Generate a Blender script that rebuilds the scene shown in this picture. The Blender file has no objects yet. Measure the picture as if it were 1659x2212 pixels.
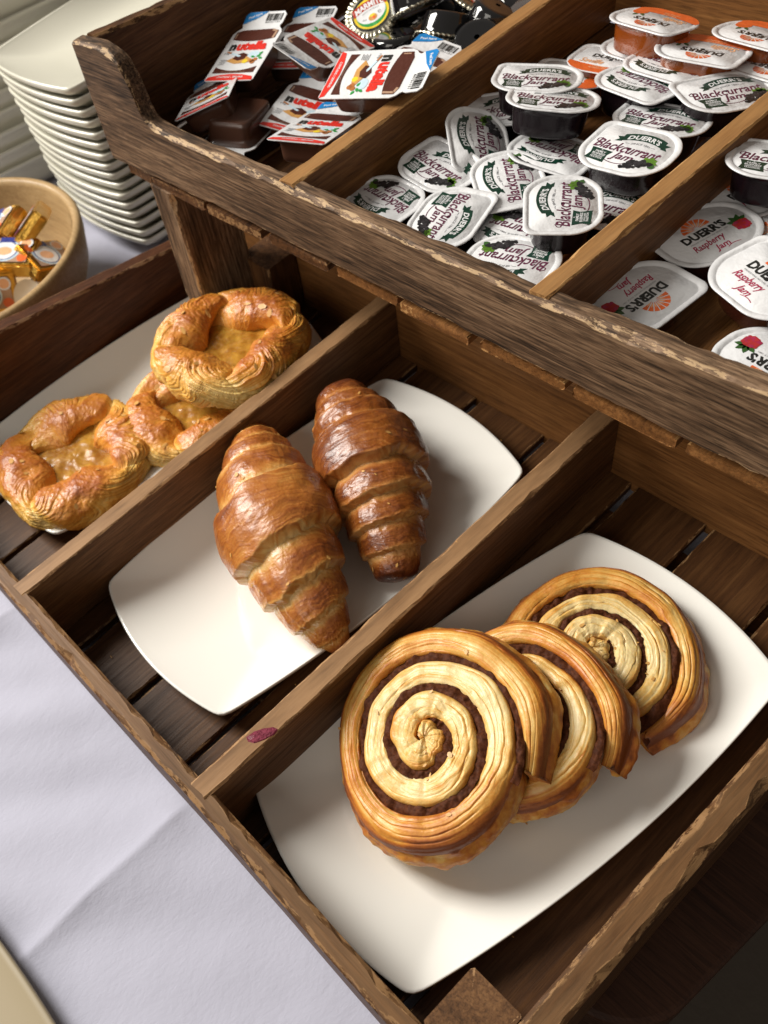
import bpy, bmesh, math, random
import numpy as np
from mathutils import Vector, Matrix, noise as mn

scene = bpy.context.scene
COL = scene.collection
PI = math.pi
rad = math.radians

# ------------------------------------------------------------------ camera
RC = ((0.63861595, 0.73782428, -0.2185978), (0.52508714, -0.62546985, -0.57712301), (-0.5625417, 0.25377706, -0.78685706))
CAM = (0.24062909, -0.02684463, 0.47738818)
cd = bpy.data.cameras.new('camera')
cam = bpy.data.objects.new('camera', cd)
COL.objects.link(cam)
cam.matrix_world = Matrix(((RC[0][0], -RC[1][0], -RC[2][0], CAM[0]), (RC[0][1], -RC[1][1], -RC[2][1], CAM[1]),
                           (RC[0][2], -RC[1][2], -RC[2][2], CAM[2]), (0, 0, 0, 1)))
cd.sensor_width = 36.0
cd.lens = 1936.8 / 2212 * 36
cd.shift_x = (829.5 - 533.277) / 2212
cd.shift_y = (1180.859 - 1106) / 2212
cd.clip_start = 0.01
cd.clip_end = 50
cd.dof.use_dof = True
cd.dof.focus_distance = 0.50
cd.dof.aperture_fstop = 12.0
scene.camera = cam

# ------------------------------------------------------------------ light
w = bpy.data.worlds.new('World')
scene.world = w
w.use_nodes = True
bg = w.node_tree.nodes['Background']
bg.inputs[0].default_value = (1.0, 0.90, 0.78, 1)
bg.inputs[1].default_value = 0.18


def area(name, loc, target, sx, sy, power, col):
    l = bpy.data.lights.new(name, 'AREA')
    l.shape = 'RECTANGLE'
    l.size = sx
    l.size_y = sy
    l.energy = power
    l.color = col
    o = bpy.data.objects.new(name, l)
    COL.objects.link(o)
    o.location = loc
    o.rotation_euler = (Vector(target) - Vector(loc)).to_track_quat('-Z', 'Y').to_euler()
    return o


area('window_light', (-1.80, -0.50, 1.58), (0, 0.15, 0), 0.95, 1.3, 106, (1.0, 0.965, 0.90))
area('room_light', (0.3, -1.9, 1.6), (0, 0.3, 0), 1.5, 1.2, 16, (1.0, 0.93, 0.84))

vs = scene.view_settings
vs.view_transform = 'Standard'
vs.look = 'None'
vs.gamma = 1.0
vs.exposure = 0.0
scene.render.engine = 'CYCLES'


# ------------------------------------------------------------------ noise (numpy)
def _h(i, j, k, s):
    n = (i.astype(np.int64) * 374761393 + j.astype(np.int64) * 668265263 + k.astype(np.int64) * 1440662683 + s * 974711) & 0xffffffff
    n = ((n ^ (n >> 13)) * 1274126177) & 0xffffffff
    n = n ^ (n >> 16)
    return (n & 0xffff) / 65535.0


def vn(x, y, z, s=0):
    x, y, z = np.broadcast_arrays(np.asarray(x, float), np.asarray(y, float), np.asarray(z, float))
    i, j, k = np.floor(x), np.floor(y), np.floor(z)
    u, v, t = x - i, y - j, z - k
    u = u * u * (3 - 2 * u); v = v * v * (3 - 2 * v); t = t * t * (3 - 2 * t)
    r = 0
    for a in (0, 1):
        for b in (0, 1):
            for c in (0, 1):
                r = r + _h(i + a, j + b, k + c, s) * (u if a else 1 - u) * (v if b else 1 - v) * (t if c else 1 - t)
    return r * 2 - 1


def fbm(x, y, z, s=0, o=4, g=0.5):
    r, a, f = 0, 1.0, 1.0
    for q in range(o):
        r = r + a * vn(x * f, y * f, z * f, s + q * 17)
        a *= g
        f *= 2.03
    return r


def sst(a, b, x):
    t = np.clip((x - a) / (b - a), 0, 1)
    return t * t * (3 - 2 * t)


# ------------------------------------------------------------------ object helpers
def link(name, me, mat=None, parent=None):
    o = bpy.data.objects.new(name, me)
    COL.objects.link(o)
    if mat is not None and me is not None:
        for m in (mat if isinstance(mat, (list, tuple)) else [mat]):
            me.materials.append(m)
    if parent:
        o.parent = parent
    return o


def tag(o, label=None, cat=None, group=None, kind=None):
    if label: o['label'] = label
    if cat: o['category'] = cat
    if group: o['group'] = group
    if kind: o['kind'] = kind
    return o


def empty(name, loc=(0, 0, 0), rot=None, mat=None):
    o = bpy.data.objects.new(name, None)
    o.empty_display_size = 0.01
    COL.objects.link(o)
    if mat is not None:
        o.matrix_world = mat
    else:
        o.location = loc
        if rot: o.rotation_euler = rot
    return o


def mesh_np(name, V, F, smooth=True, attrs=None):
    me = bpy.data.meshes.new(name)
    V = np.asarray(V, dtype=np.float32).reshape(-1, 3)
    if isinstance(F, np.ndarray):
        n, k = F.shape
        me.vertices.add(len(V)); me.vertices.foreach_set('co', V.ravel())
        me.loops.add(n * k); me.loops.foreach_set('vertex_index', F.astype(np.int32).ravel())
        me.polygons.add(n)
        me.polygons.foreach_set('loop_start', np.arange(0, n * k, k, dtype=np.int32))
        me.update(calc_edges=True)
    else:
        me.from_pydata([tuple(v) for v in V.tolist()], [], F)
    if smooth:
        me.polygons.foreach_set('use_smooth', np.ones(len(me.polygons), dtype=bool))
    if attrs:
        for k2, a in attrs.items():
            at = me.attributes.new(k2, 'FLOAT', 'POINT')
            at.data.foreach_set('value', np.asarray(a, dtype=np.float32).ravel())
    me.update()
    return me


def grid_faces(n, m, wn=False, wm=False, flip=False):
    i = np.arange(n if wn else n - 1)[:, None]
    j = np.arange(m if wm else m - 1)[None, :]
    i2 = (i + 1) % n
    j2 = (j + 1) % m
    a, b, c, d = i * m + j, i2 * m + j, i2 * m + j2, i * m + j2
    q = [np.broadcast_to(t, (i.shape[0], j.shape[1])).ravel() for t in ((a, d, c, b) if flip else (a, b, c, d))]
    return np.stack(q, 1)


# ------------------------------------------------------------------ materials
def newmat(name):
    m = bpy.data.materials.new(name)
    m.use_nodes = True
    nt = m.node_tree
    return m, nt, nt.nodes['Principled BSDF']


def nd(nt, t, **k):
    n = nt.nodes.new(t)
    for a, b in k.items():
        if a.startswith('i_'):
            key = a[2:]
            n.inputs[int(key) if key.isdigit() else key].default_value = b
        else:
            setattr(n, a, b)
    return n


def ramp(nt, fac, stops):
    r = nt.nodes.new('ShaderNodeValToRGB')
    e = r.color_ramp.elements
    while len(e) < len(stops): e.new(0.5)
    for el, (p, c) in zip(e, stops):
        el.position = p
        el.color = (*c, 1) if len(c) == 3 else c
    nt.links.new(fac, r.inputs[0])
    return r.outputs[0]


def mix(nt, fac, a, b, mode='MIX'):
    n = nt.nodes.new('ShaderNodeMix')
    n.data_type = 'RGBA'
    n.blend_type = mode
    for s, v in ((0, fac), (6, a), (7, b)):
        if isinstance(v, (int, float)): n.inputs[s].default_value = v
        elif isinstance(v, tuple): n.inputs[s].default_value = (*v, 1) if len(v) == 3 else v
        else: nt.links.new(v, n.inputs[s])
    return n.outputs[2]


def math_(nt, op, a, b=0.0, clamp=False):
    n = nt.nodes.new('ShaderNodeMath')
    n.operation = op
    n.use_clamp = clamp
    for s, v in ((0, a), (1, b)):
        if isinstance(v, (int, float)): n.inputs[s].default_value = v
        else: nt.links.new(v, n.inputs[s])
    return n.outputs[0]


def noise(nt, vec, scale, detail=4, rough=0.55, dist=0.0):
    n = nd(nt, 'ShaderNodeTexNoise', i_Scale=scale, i_Detail=detail, i_Roughness=rough, i_Distortion=dist)
    nt.links.new(vec, n.inputs['Vector'])
    return n.outputs['Fac']


def mapping(nt, vec, scale, rot=(0, 0, 0)):
    m = nd(nt, 'ShaderNodeMapping')
    m.inputs['Scale'].default_value = scale
    m.inputs['Rotation'].default_value = rot
    nt.links.new(vec, m.inputs['Vector'])
    return m.outputs['Vector']


def bump(nt, h, strength, dist, prev=None):
    b = nd(nt, 'ShaderNodeBump', i_Strength=strength, i_Distance=dist)
    nt.links.new(h, b.inputs['Height'])
    if prev is not None: nt.links.new(prev, b.inputs['Normal'])
    return b.outputs['Normal']


def simple(name, col, rough=0.5, metal=0.0, coat=0.0, spec=0.5, bumps=None, trans=0.0):
    m, nt, p = newmat(name)
    p.inputs['Base Color'].default_value = (*col, 1)
    p.inputs['Roughness'].default_value = rough
    p.inputs['Metallic'].default_value = metal
    p.inputs['Coat Weight'].default_value = coat
    p.inputs['Coat Roughness'].default_value = 0.06
    p.inputs['Specular IOR Level'].default_value = spec
    p.inputs['Transmission Weight'].default_value = trans
    if bumps:
        tc = nd(nt, 'ShaderNodeTexCoord')
        prev = None
        for sc, st, di in bumps:
            prev = bump(nt, noise(nt, tc.outputs['Object'], sc, 3), st, di, prev)
        nt.links.new(prev, p.inputs['Normal'])
    return m


def wood(name, dark, mid, light, wear, rough=0.5, streak=1.0, pore=0.5, contrast=(0.32, 0.5, 0.68), blotch=0.30, gs=1.0):
    m, nt, p = newmat(name)
    tc = nd(nt, 'ShaderNodeTexCoord')
    oi = nd(nt, 'ShaderNodeObjectInfo')
    off = nd(nt, 'ShaderNodeVectorMath', operation='SCALE')
    off.inputs[0].default_value = (13.1, 7.7, 5.3)
    nt.links.new(oi.outputs['Random'], off.inputs['Scale'])
    add = nd(nt, 'ShaderNodeVectorMath', operation='ADD')
    nt.links.new(tc.outputs['Object'], add.inputs[0])
    nt.links.new(off.outputs[0], add.inputs[1])
    v = add.outputs[0]
    broad = noise(nt, mapping(nt, v, (5, 34, 34)), 1.0, 4, 0.55, 0.5)
    grain = noise(nt, mapping(nt, v, (13 * gs, 330 * gs, 330 * gs)), 1.0, 6, 0.66, 0.5)
    fine = noise(nt, mapping(nt, v, (55, 900, 900)), 1.0, 3, 0.6, 0.2)
    g = math_(nt, 'ADD', math_(nt, 'MULTIPLY', grain, 0.62), math_(nt, 'MULTIPLY', broad, 0.38))
    col = ramp(nt, g, ((contrast[0], dark), (contrast[1], mid), (contrast[2], light)))
    pr = ramp(nt, fine, ((0.36, (1 - pore, 1 - pore, 1 - pore)), (0.52, (1, 1, 1))))
    col = mix(nt, 1.0, col, pr, 'MULTIPLY')
    # dark blotchy stain
    blot = noise(nt, mapping(nt, v, (30, 140, 140)), 1.0, 5, 0.7, 0.2)
    bm_ = ramp(nt, blot, ((0.55, (0, 0, 0)), (0.66, (1, 1, 1))))
    col = mix(nt, math_(nt, 'MULTIPLY', bm_, blotch * streak), col, tuple(c * 0.35 for c in dark))
    # tops rubbed paler by hands and trays
    sa = nd(nt, 'ShaderNodeAttribute', attribute_name='sand')
    sn = ramp(nt, noise(nt, mapping(nt, v, (18, 90, 90)), 1.0, 4, .6), ((.3, (.25,) * 3), (.65, (.75,) * 3)))
    col = mix(nt, math_(nt, 'MULTIPLY', sa.outputs['Fac'], sn), col, wear)
    # worn edges and random scratches
    at = nd(nt, 'ShaderNodeAttribute', attribute_name='wear')
    wn = noise(nt, mapping(nt, v, (75, 300, 300)), 1.0, 5, 0.72)
    wm = math_(nt, 'ADD', at.outputs['Fac'], math_(nt, 'MULTIPLY', math_(nt, 'SUBTRACT', wn, 0.5), 3.0))
    wmask = ramp(nt, wm, ((0.95, (0, 0, 0)), (1.45, (1, 1, 1))))
    wmask = math_(nt, 'MULTIPLY', wmask, ramp(nt, at.outputs['Fac'], ((0.45, (0, 0, 0)), (0.9, (1, 1, 1)))))
    col = mix(nt, wmask, col, wear)
    nt.links.new(col, p.inputs['Base Color'])
    p.inputs['Specular IOR Level'].default_value = 0.22
    rr = ramp(nt, grain, ((0.3, (rough + .12,) * 3), (0.7, (rough - .08,) * 3)))
    nt.links.new(rr, p.inputs['Roughness'])
    n1 = bump(nt, grain, 0.35 * streak + .1, 0.0006)
    n2 = bump(nt, fine, 0.35, 0.0003, n1)
    nt.links.new(n2, p.inputs['Normal'])
    return m


M = {}
M['weathered'] = wood('weathered_wood', (0.024, 0.0132, 0.0072), (0.130, 0.075, 0.042), (0.30, 0.190, 0.112), (0.43, 0.29, 0.16), 0.62, 1.1, 0.6, (0.38, 0.50, 0.63), 0.45, 1.55)
M['walnut'] = wood('brown_wood', (0.028, 0.0112, 0.0042), (0.092, 0.039, 0.0145), (0.175, 0.082, 0.032), (0.25, 0.138, 0.060), 0.5, 0.8, 0.4, (0.35, 0.5, 0.66), .2)
M['divider'] = wood('divider_wood', (0.045, 0.0205, 0.008), (0.128, 0.060, 0.0245), (0.225, 0.114, 0.047), (0.37, 0.212, 0.100), 0.52, 0.6, 0.35, (0.34, 0.5, 0.67), .15)
M['honey'] = wood('honey_wood', (0.085, 0.033, 0.010), (0.200, 0.085, 0.0265), (0.32, 0.148, 0.049), (0.46, 0.255, 0.098), 0.45, 0.4, 0.35, (0.33, 0.5, 0.67), .15)
M['slat'] = wood('slat_wood', (0.036, 0.0145, 0.0055), (0.080, 0.034, 0.0125), (0.145, 0.068, 0.026), (0.27, 0.155, 0.07), 0.40, 0.5, 0.25, (0.30, 0.5, 0.72), .12)
M['red'] = wood('red_brown_wood', (0.028, 0.0090, 0.004), (0.074, 0.0255, 0.010), (0.14, 0.054, 0.022), (0.22, 0.12, 0.06), 0.48, 0.5, 0.35)
M['bowl'] = wood('pale_bowl_wood', (0.27, 0.165, 0.075), (0.36, 0.235, 0.11), (0.45, 0.31, 0.16), (0.6, 0.46, 0.28), 0.4, 0.1, 0.12)
M['table'] = wood('table_wood', (0.020, 0.008, 0.005), (0.045, 0.018, 0.010), (0.07, 0.030, 0.016), (0.2, 0.1, 0.05), 0.4, 0.3, 0.3)
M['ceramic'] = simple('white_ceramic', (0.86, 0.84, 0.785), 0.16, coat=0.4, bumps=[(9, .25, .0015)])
M['stack'] = simple('shade_dimmed_ceramic', (0.60, 0.58, 0.49), 0.2, coat=0.3)  # stacked plates: the shade they stand in is put into this darker colour
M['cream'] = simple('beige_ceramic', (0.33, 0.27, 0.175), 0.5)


def cloth_mat():
    m, nt, p = newmat('white_cloth')
    tc = nd(nt, 'ShaderNodeTexCoord')
    v = tc.outputs['Object']
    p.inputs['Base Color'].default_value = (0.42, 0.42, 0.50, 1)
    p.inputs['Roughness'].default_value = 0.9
    p.inputs['Sheen Weight'].default_value = 0.15
    p.inputs['Specular IOR Level'].default_value = 0.15
    a = noise(nt, mapping(nt, v, (520, 260, 400), (0, 0, .5)), 1.0, 2)
    b = noise(nt, mapping(nt, v, (110, 60, 80), (0, 0, .3)), 1.0, 4, .6)
    n = bump(nt, a, 0.35, 0.0005)
    n = bump(nt, b, 0.35, 0.0012, n)
    nt.links.new(n, p.inputs['Normal'])
    return m


M['cloth'] = cloth_mat()


def pastry_mat(name, stops, rough=(0.30, 0.5), coat=0.35, blister=1.0, flake=1.0, mott=1.0, grit=.5):
    m, nt, p = newmat(name)
    tc = nd(nt, 'ShaderNodeTexCoord')
    v = tc.outputs['Object']
    at = nd(nt, 'ShaderNodeAttribute', attribute_name='bake')
    ln = nd(nt, 'ShaderNodeAttribute', attribute_name='lam')
    n1 = noise(nt, v, 85, 5, .6)
    n2 = noise(nt, v, 420, 4, .65)
    f = math_(nt, 'ADD', at.outputs['Fac'], math_(nt, 'MULTIPLY', math_(nt, 'SUBTRACT', n1, .5), .50 * mott))
    f = math_(nt, 'ADD', f, math_(nt, 'MULTIPLY', math_(nt, 'SUBTRACT', n2, .5), .36 * mott))
    # lamination lines: thin sheets baked unevenly
    lv = nd(nt, 'ShaderNodeCombineXYZ')
    nt.links.new(ln.outputs['Fac'], lv.inputs[0])
    l1 = noise(nt, lv.outputs[0], 1.0, 3, .6)
    f = math_(nt, 'ADD', f, math_(nt, 'MULTIPLY', math_(nt, 'SUBTRACT', l1, .5), .5 * flake))
    nt.links.new(ramp(nt, f, stops), p.inputs['Base Color'])
    rr = ramp(nt, n1, ((.35, (rough[0],) * 3), (.65, (rough[1],) * 3)))
    nt.links.new(rr, p.inputs['Roughness'])
    p.inputs['Coat Weight'].default_value = coat
    p.inputs['Coat Roughness'].default_value = 0.22
    p.inputs['Subsurface Weight'].default_value = 0.12
    p.inputs['Subsurface Radius'].default_value = (0.004, 0.002, 0.0008)
    p.inputs['Subsurface Scale'].default_value = 1.0
    vo = nd(nt, 'ShaderNodeTexVoronoi', i_Scale=520)
    nt.links.new(v, vo.inputs['Vector'])
    n = bump(nt, n1, .25, .0014)
    n = bump(nt, l1, .2 * flake, .0009, n)
    n = bump(nt, vo.outputs['Distance'], .22 * blister, .0005, n)
    n = bump(nt, n2, grit, .0007, n)
    nt.links.new(n, p.inputs['Normal'])
    return m


G = ((0.0, (0.68, 0.44, 0.17)), (0.3, (0.56, 0.26, 0.060)), (0.55, (0.42, 0.145, 0.025)), (0.80, (0.26, 0.070, 0.012)), (1.0, (0.12, 0.028, 0.007)))
M['croissant'] = pastry_mat('croissant_crust', G, (0.27, 0.42), 0.22, .8, mott=.65)
G2 = ((0.0, (0.52, 0.27, 0.085)), (0.3, (0.40, 0.155, 0.036)), (0.55, (0.27, 0.082, 0.015)), (0.80, (0.15, 0.037, 0.008)), (1.0, (0.07, 0.016, 0.006)))
M['croissant_dark'] = pastry_mat('dark_croissant_crust', G2, (0.24, 0.40), 0.2, .8, mott=.65)
G3 = ((0.0, (0.76, 0.53, 0.18)), (0.28, (0.70, 0.37, 0.065)), (0.52, (0.58, 0.225, 0.026)), (0.78, (0.38, 0.100, 0.012)), (1.0, (0.17, 0.040, 0.008)))
M['danish'] = pastry_mat('danish_crust', G3, (0.34, 0.52), 0.15, .3, 1.0, mott=.55, grit=.3)
G4 = ((0.0, (0.74, 0.57, 0.27)), (0.25, (0.70, 0.43, 0.12)), (0.50, (0.60, 0.255, 0.036)), (0.78, (0.42, 0.120, 0.015)), (1.0, (0.20, 0.048, 0.008)))
M['swirl'] = pastry_mat('swirl_pastry', G4, (0.38, 0.56), 0.14, .4, .9, mott=.8)


def lumpy(name, c1, c2, rough, coat, sc=260, st=.9, di=.002, sss=0.0, spec=0.25):
    m, nt, p = newmat(name)
    tc = nd(nt, 'ShaderNodeTexCoord')
    v = tc.outputs['Object']
    n1 = noise(nt, v, sc, 4, .65)
    nt.links.new(ramp(nt, n1, ((.35, c1), (.65, c2))), p.inputs['Base Color'])
    p.inputs['Roughness'].default_value = rough
    p.inputs['Specular IOR Level'].default_value = spec
    p.inputs['Coat Weight'].default_value = coat
    p.inputs['Coat Roughness'].default_value = 0.12
    if sss:
        p.inputs['Subsurface Weight'].default_value = sss
        p.inputs['Subsurface Radius'].default_value = (0.006, 0.003, 0.001)
        p.inputs['Subsurface Scale'].default_value = 1.0
    n = bump(nt, n1, st, di)
    n = bump(nt, noise(nt, v, sc * .3, 3), .5, di * 1.5, n)
    nt.links.new(n, p.inputs['Normal'])
    return m


M['choc'] = lumpy('cinnamon_filling', (0.042, 0.0115, 0.0045), (0.100, 0.031, 0.012), 0.6, 0.0, 420, .5, .001, 0, .10)
M['custard'] = lumpy('fruit_filling', (0.26, 0.098, 0.009), (0.50, 0.26, 0.036), 0.38, 0.2, 60, .25, .002, .3)
M['jamsmear'] = lumpy('jam_smear', (0.13, 0.012, 0.028), (0.24, 0.035, 0.065), 0.6, 0.1, 500)
M['flake'] = simple('pastry_flake', (0.60, 0.32, 0.09), 0.45)

M['lid'] = simple('white_foil_lid', (0.72, 0.72, 0.73), 0.26, coat=0.3, bumps=[(85, .6, .0020), (260, .3, .0006)])
M['foilbump'] = M['lid']


def ink(name, col, rough=0.32):
    return simple(name, col, rough, coat=0.2, bumps=[(85, .6, .0020), (260, .3, .0006)])


K = dict(green=ink('print_green', (0.006, 0.036, 0.021)), white=ink('print_white', (0.74, 0.74, 0.75)), plum=ink('print_plum', (0.11, 0.022, 0.052)),
         berry=ink('print_berry', (0.014, 0.013, 0.014)), berry2=ink('print_berry_light', (0.030, 0.027, 0.030)), leaf=ink('print_leaf', (0.10, 0.21, 0.022)), leafd=ink('print_dark_leaf', (0.035, 0.10, 0.020)),
         black=ink('print_black', (0.018, 0.018, 0.016)), orange=ink('print_orange', (0.72, 0.13, 0.025)), peach=ink('print_peach', (0.80, 0.42, 0.22)),
         crimson=ink('print_crimson', (0.38, 0.025, 0.075)), rasp=ink('print_raspberry', (0.42, 0.028, 0.03)), red=ink('print_red', (0.70, 0.030, 0.018)),
         brown=ink('print_brown', (0.075, 0.018, 0.010)), cream=ink('print_cream', (0.42, 0.26, 0.17)), tan=ink('print_tan', (0.58, 0.30, 0.09)), blue=ink('print_blue', (0.010, 0.19, 0.50)),
         yellow=ink('print_yellow', (0.80, 0.58, 0.03)), nut=ink('print_hazelnut', (0.42, 0.15, 0.04)), sky=ink('print_pale_blue', (0.55, 0.70, 0.78)), navy=ink('print_navy', (0.03, 0.04, 0.22)),
         grey=ink('print_grey', (0.25, 0.25, 0.26)), vgreen=ink('print_bright_green', (0.03, 0.30, 0.06)), maroon=ink('print_maroon', (0.40, 0.035, 0.012)))
M['dark_tub'] = simple('dark_jam_tub', (0.008, 0.004, 0.006), 0.20, coat=0.0, spec=0.35, bumps=[(120, .2, .001)])
M['red_tub'] = simple('red_jam_tub', (0.045, 0.010, 0.006), 0.14, coat=0.7, bumps=[(120, .2, .001)])
M['orange_tub'] = simple('orange_jam_tub', (0.20, 0.045, 0.006), 0.16, coat=0.6, bumps=[(120, .2, .001)])
M['choc_tub'] = simple('brown_spread_tub', (0.072, 0.030, 0.018), 0.30, coat=0.25, bumps=[(90, .15, .001)])
M['black_tub'] = simple('black_plastic', (0.006, 0.006, 0.007), 0.10, coat=0.9)
M['foil'] = simple('silver_foil', (0.45, 0.42, 0.33), 0.3, metal=1.0, bumps=[(200, .4, .0008)])
M['gold'] = simple('gold_foil', (0.62, 0.36, 0.07), 0.34, metal=1.0, bumps=[(70, .7, .003), (240, .5, .001)])
M['milk'] = simple('translucent_white_plastic', (0.62, 0.56, 0.47), 0.35, coat=0.2)
M['carpet'] = simple('grey_brown_floor', (0.07, 0.055, 0.042), 0.9, bumps=[(60, .6, .004)])


# ------------------------------------------------------------------ wooden boards
def board(name, lo, hi, axis, mat, parent, seed=0, c=0.0022, top=None, bot=None, step=0.008, jag=1.0, sand=0.0):
    """one board: worn, slightly uneven chamfered edges, local X along its length"""
    lo, hi = Vector(lo), Vector(hi)
    d = hi - lo
    if axis == 'x': L, W, H = d.x, d.y, d.z
    elif axis == 'y': L, W, H = d.y, d.x, d.z
    else: L, W, H = d.z, d.y, d.x
    n = max(3, int(L / step) + 1)
    xs = np.linspace(0, L, n)
    loopY, loopZ, wear = [], [], []
    V = np.zeros((n, 16, 3))
    wr = np.zeros((n, 16))
    zt = np.array([top(x) for x in xs]) if top else np.full(n, H)
    zb = np.array([bot(x) for x in xs]) if bot else np.zeros(n)
    k = 0
    corners = [(0, 0), (1, 0), (1, 1), (0, 1)]
    for ci, (cy, cz) in enumerate(corners):
        a = c * (0.55 + 0.9 * np.abs(fbm(xs * 60, seed * 3.1, ci * 7.7, seed, 3)) * jag)
        b = c * (0.55 + 0.9 * np.abs(fbm(xs * 75, seed * 1.7, ci * 5.3 + 3, seed, 3)) * jag)
        chip = sst(.45, .75, fbm(xs * 38, seed * 2.3, ci * 3.9, seed + 5, 3)) * c * 1.1 * jag
        a = a + chip
        b = b + chip
        y = cy * W
        z = zt if cz else zb
        sy, sz = (1 if cy == 0 else -1), (1 if cz == 0 else -1)
        a2 = np.minimum(a + c * .8 + .0006, W * .48)
        b2 = np.minimum(b + c * .8 + .0006, H * .48)
        p0 = np.stack([xs, np.full(n, y), z + sz * b2], 1)
        p1 = np.stack([xs, np.full(n, y), z + sz * b], 1)
        p2 = np.stack([xs, np.full(n, y) + sy * a, z], 1)
        p3 = np.stack([xs, np.full(n, y) + sy * a2, z], 1)
        order = [p0, p1, p2, p3] if ci in (0, 2) else [p3, p2, p1, p0]
        for q, wv in zip(order, (0, 1, 1, 0)):
            V[:, k] = q
            wr[:, k] = wv
            k += 1
    sd = np.zeros((n, 16))
    for k in (10, 11, 12, 13): sd[:, k] = sand
    # slow warp along the length and jagged ends
    wob = 0.0006 * vn(xs * 14, seed * 9.1, 0.5, seed)[:, None] * jag
    V[:, :, 1] += wob
    V[:, :, 2] += 0.0005 * vn(xs * 11, 3.3, seed * 4.7, seed)[:, None] * jag
    V[0, :, 0] += 0.0008 * np.array([vn(i * 1.7, seed, 0, 3) for i in range(16)])
    F = grid_faces(n, 16, False, True, flip=True).tolist()
    F.append(list(range(16)))
    F.append(list(range((n - 1) * 16, n * 16))[::-1])
    me = mesh_np(name, V, F, smooth=False, attrs={'wear': wr, 'sand': sd})
    o = link(name, me, mat, parent)
    if axis == 'x': o.location = lo
    elif axis == 'y':
        o.location = (hi.x, lo.y, lo.z); o.rotation_euler = (0, 0, PI / 2)
    else:
        o.location = (hi.x, lo.y, lo.z); o.rotation_euler = (0, -PI / 2, 0)
    return o


FZ = -0.0596          # floor of the lower tray
TZ = -0.089           # table cloth

# ------------------------------------------------------------------ lower tray
low = empty('pastry_tray', (0, 0, TZ))
tag(low, 'brown wooden tray split into three compartments holding pastries on white plates', 'wooden tray')


def P(o, par):
    """parent while keeping world coordinates (parents carry no rotation)"""
    o.parent = par
    o.location = Vector(o.location) - Vector(par.location)
    return o


def lb(*a, **k):
    return P(board(*a, None, **k), low)


lb('front_rail', (-.432, -.0115, TZ + .006), (.221, .0005, 0.0005), 'x', M['walnut'], seed=1, c=.0026, jag=1.3, sand=.7)
lb('divider', (-.2055, -.0050, FZ), (-.1915, .3665, 0.0014), 'y', M['divider'], seed=2, c=.0014, sand=1)
lb('divider', (0.0015, -.0050, FZ), (.0155, .3665, 0.0015), 'y', M['divider'], seed=3, c=.0014, sand=1)
lb('side_wall', (-.428, .0008, TZ + .004), (-.412, .3805, .034), 'y', M['red'], seed=4, c=.002,
   top=lambda y: .034 - TZ - .004 - .0005 * 0 - (0.0 if y < .12 else (y - .12) * .18))
lb('side_wall', (.2035, .0008, TZ + .004), (.218, .3805, .0006), 'y', M['walnut'], seed=5, c=.0026, jag=1.5, sand=.7)
lb('back_wall', (-.4115, .3668, FZ - .012), (.2032, .3795, .012), 'x', M['honey'], seed=6)
SX = [(-.4112, -.352), (-.347, -.2925), (-.2875, -.233), (-.228, -.1735), (-.1680, -.1095), (-.1045, -.0435), (-.0385, .0325), (.0375, .090), (.0955, .1515), (.157, .2032)]
for i, (a, b) in enumerate(SX):
    lb('slat', (a, .0012, FZ - .008), (b, .3662, FZ - .0004 * (i % 3)), 'y', M['slat'], seed=20 + i, c=.0012)
for i, y in enumerate((.07, .19, .315)):
    lb('cross_bar', (-.4112, y, TZ + .003), (.2032, y + .03, FZ - .0095), 'x', M['slat'], seed=35 + i)
lb('corner_block', (.1735, .0012, FZ + .001), (.2030, .0365, -.0008), 'z', M['divider'], seed=40, c=.0015)
lb('corner_block', (-.349, .334, FZ + .001), (-.311, .3662, .0), 'z', M['walnut'], seed=41, c=.0016)

# ------------------------------------------------------------------ upper tray
UY = .279
up = empty('condiment_tray', (0, UY, TZ))
tag(up, 'weathered wooden raised tray with three bays of jam pods and spread packs', 'wooden tray')


def ub(*a, **k):
    return P(board(*a, None, **k), up)


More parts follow.
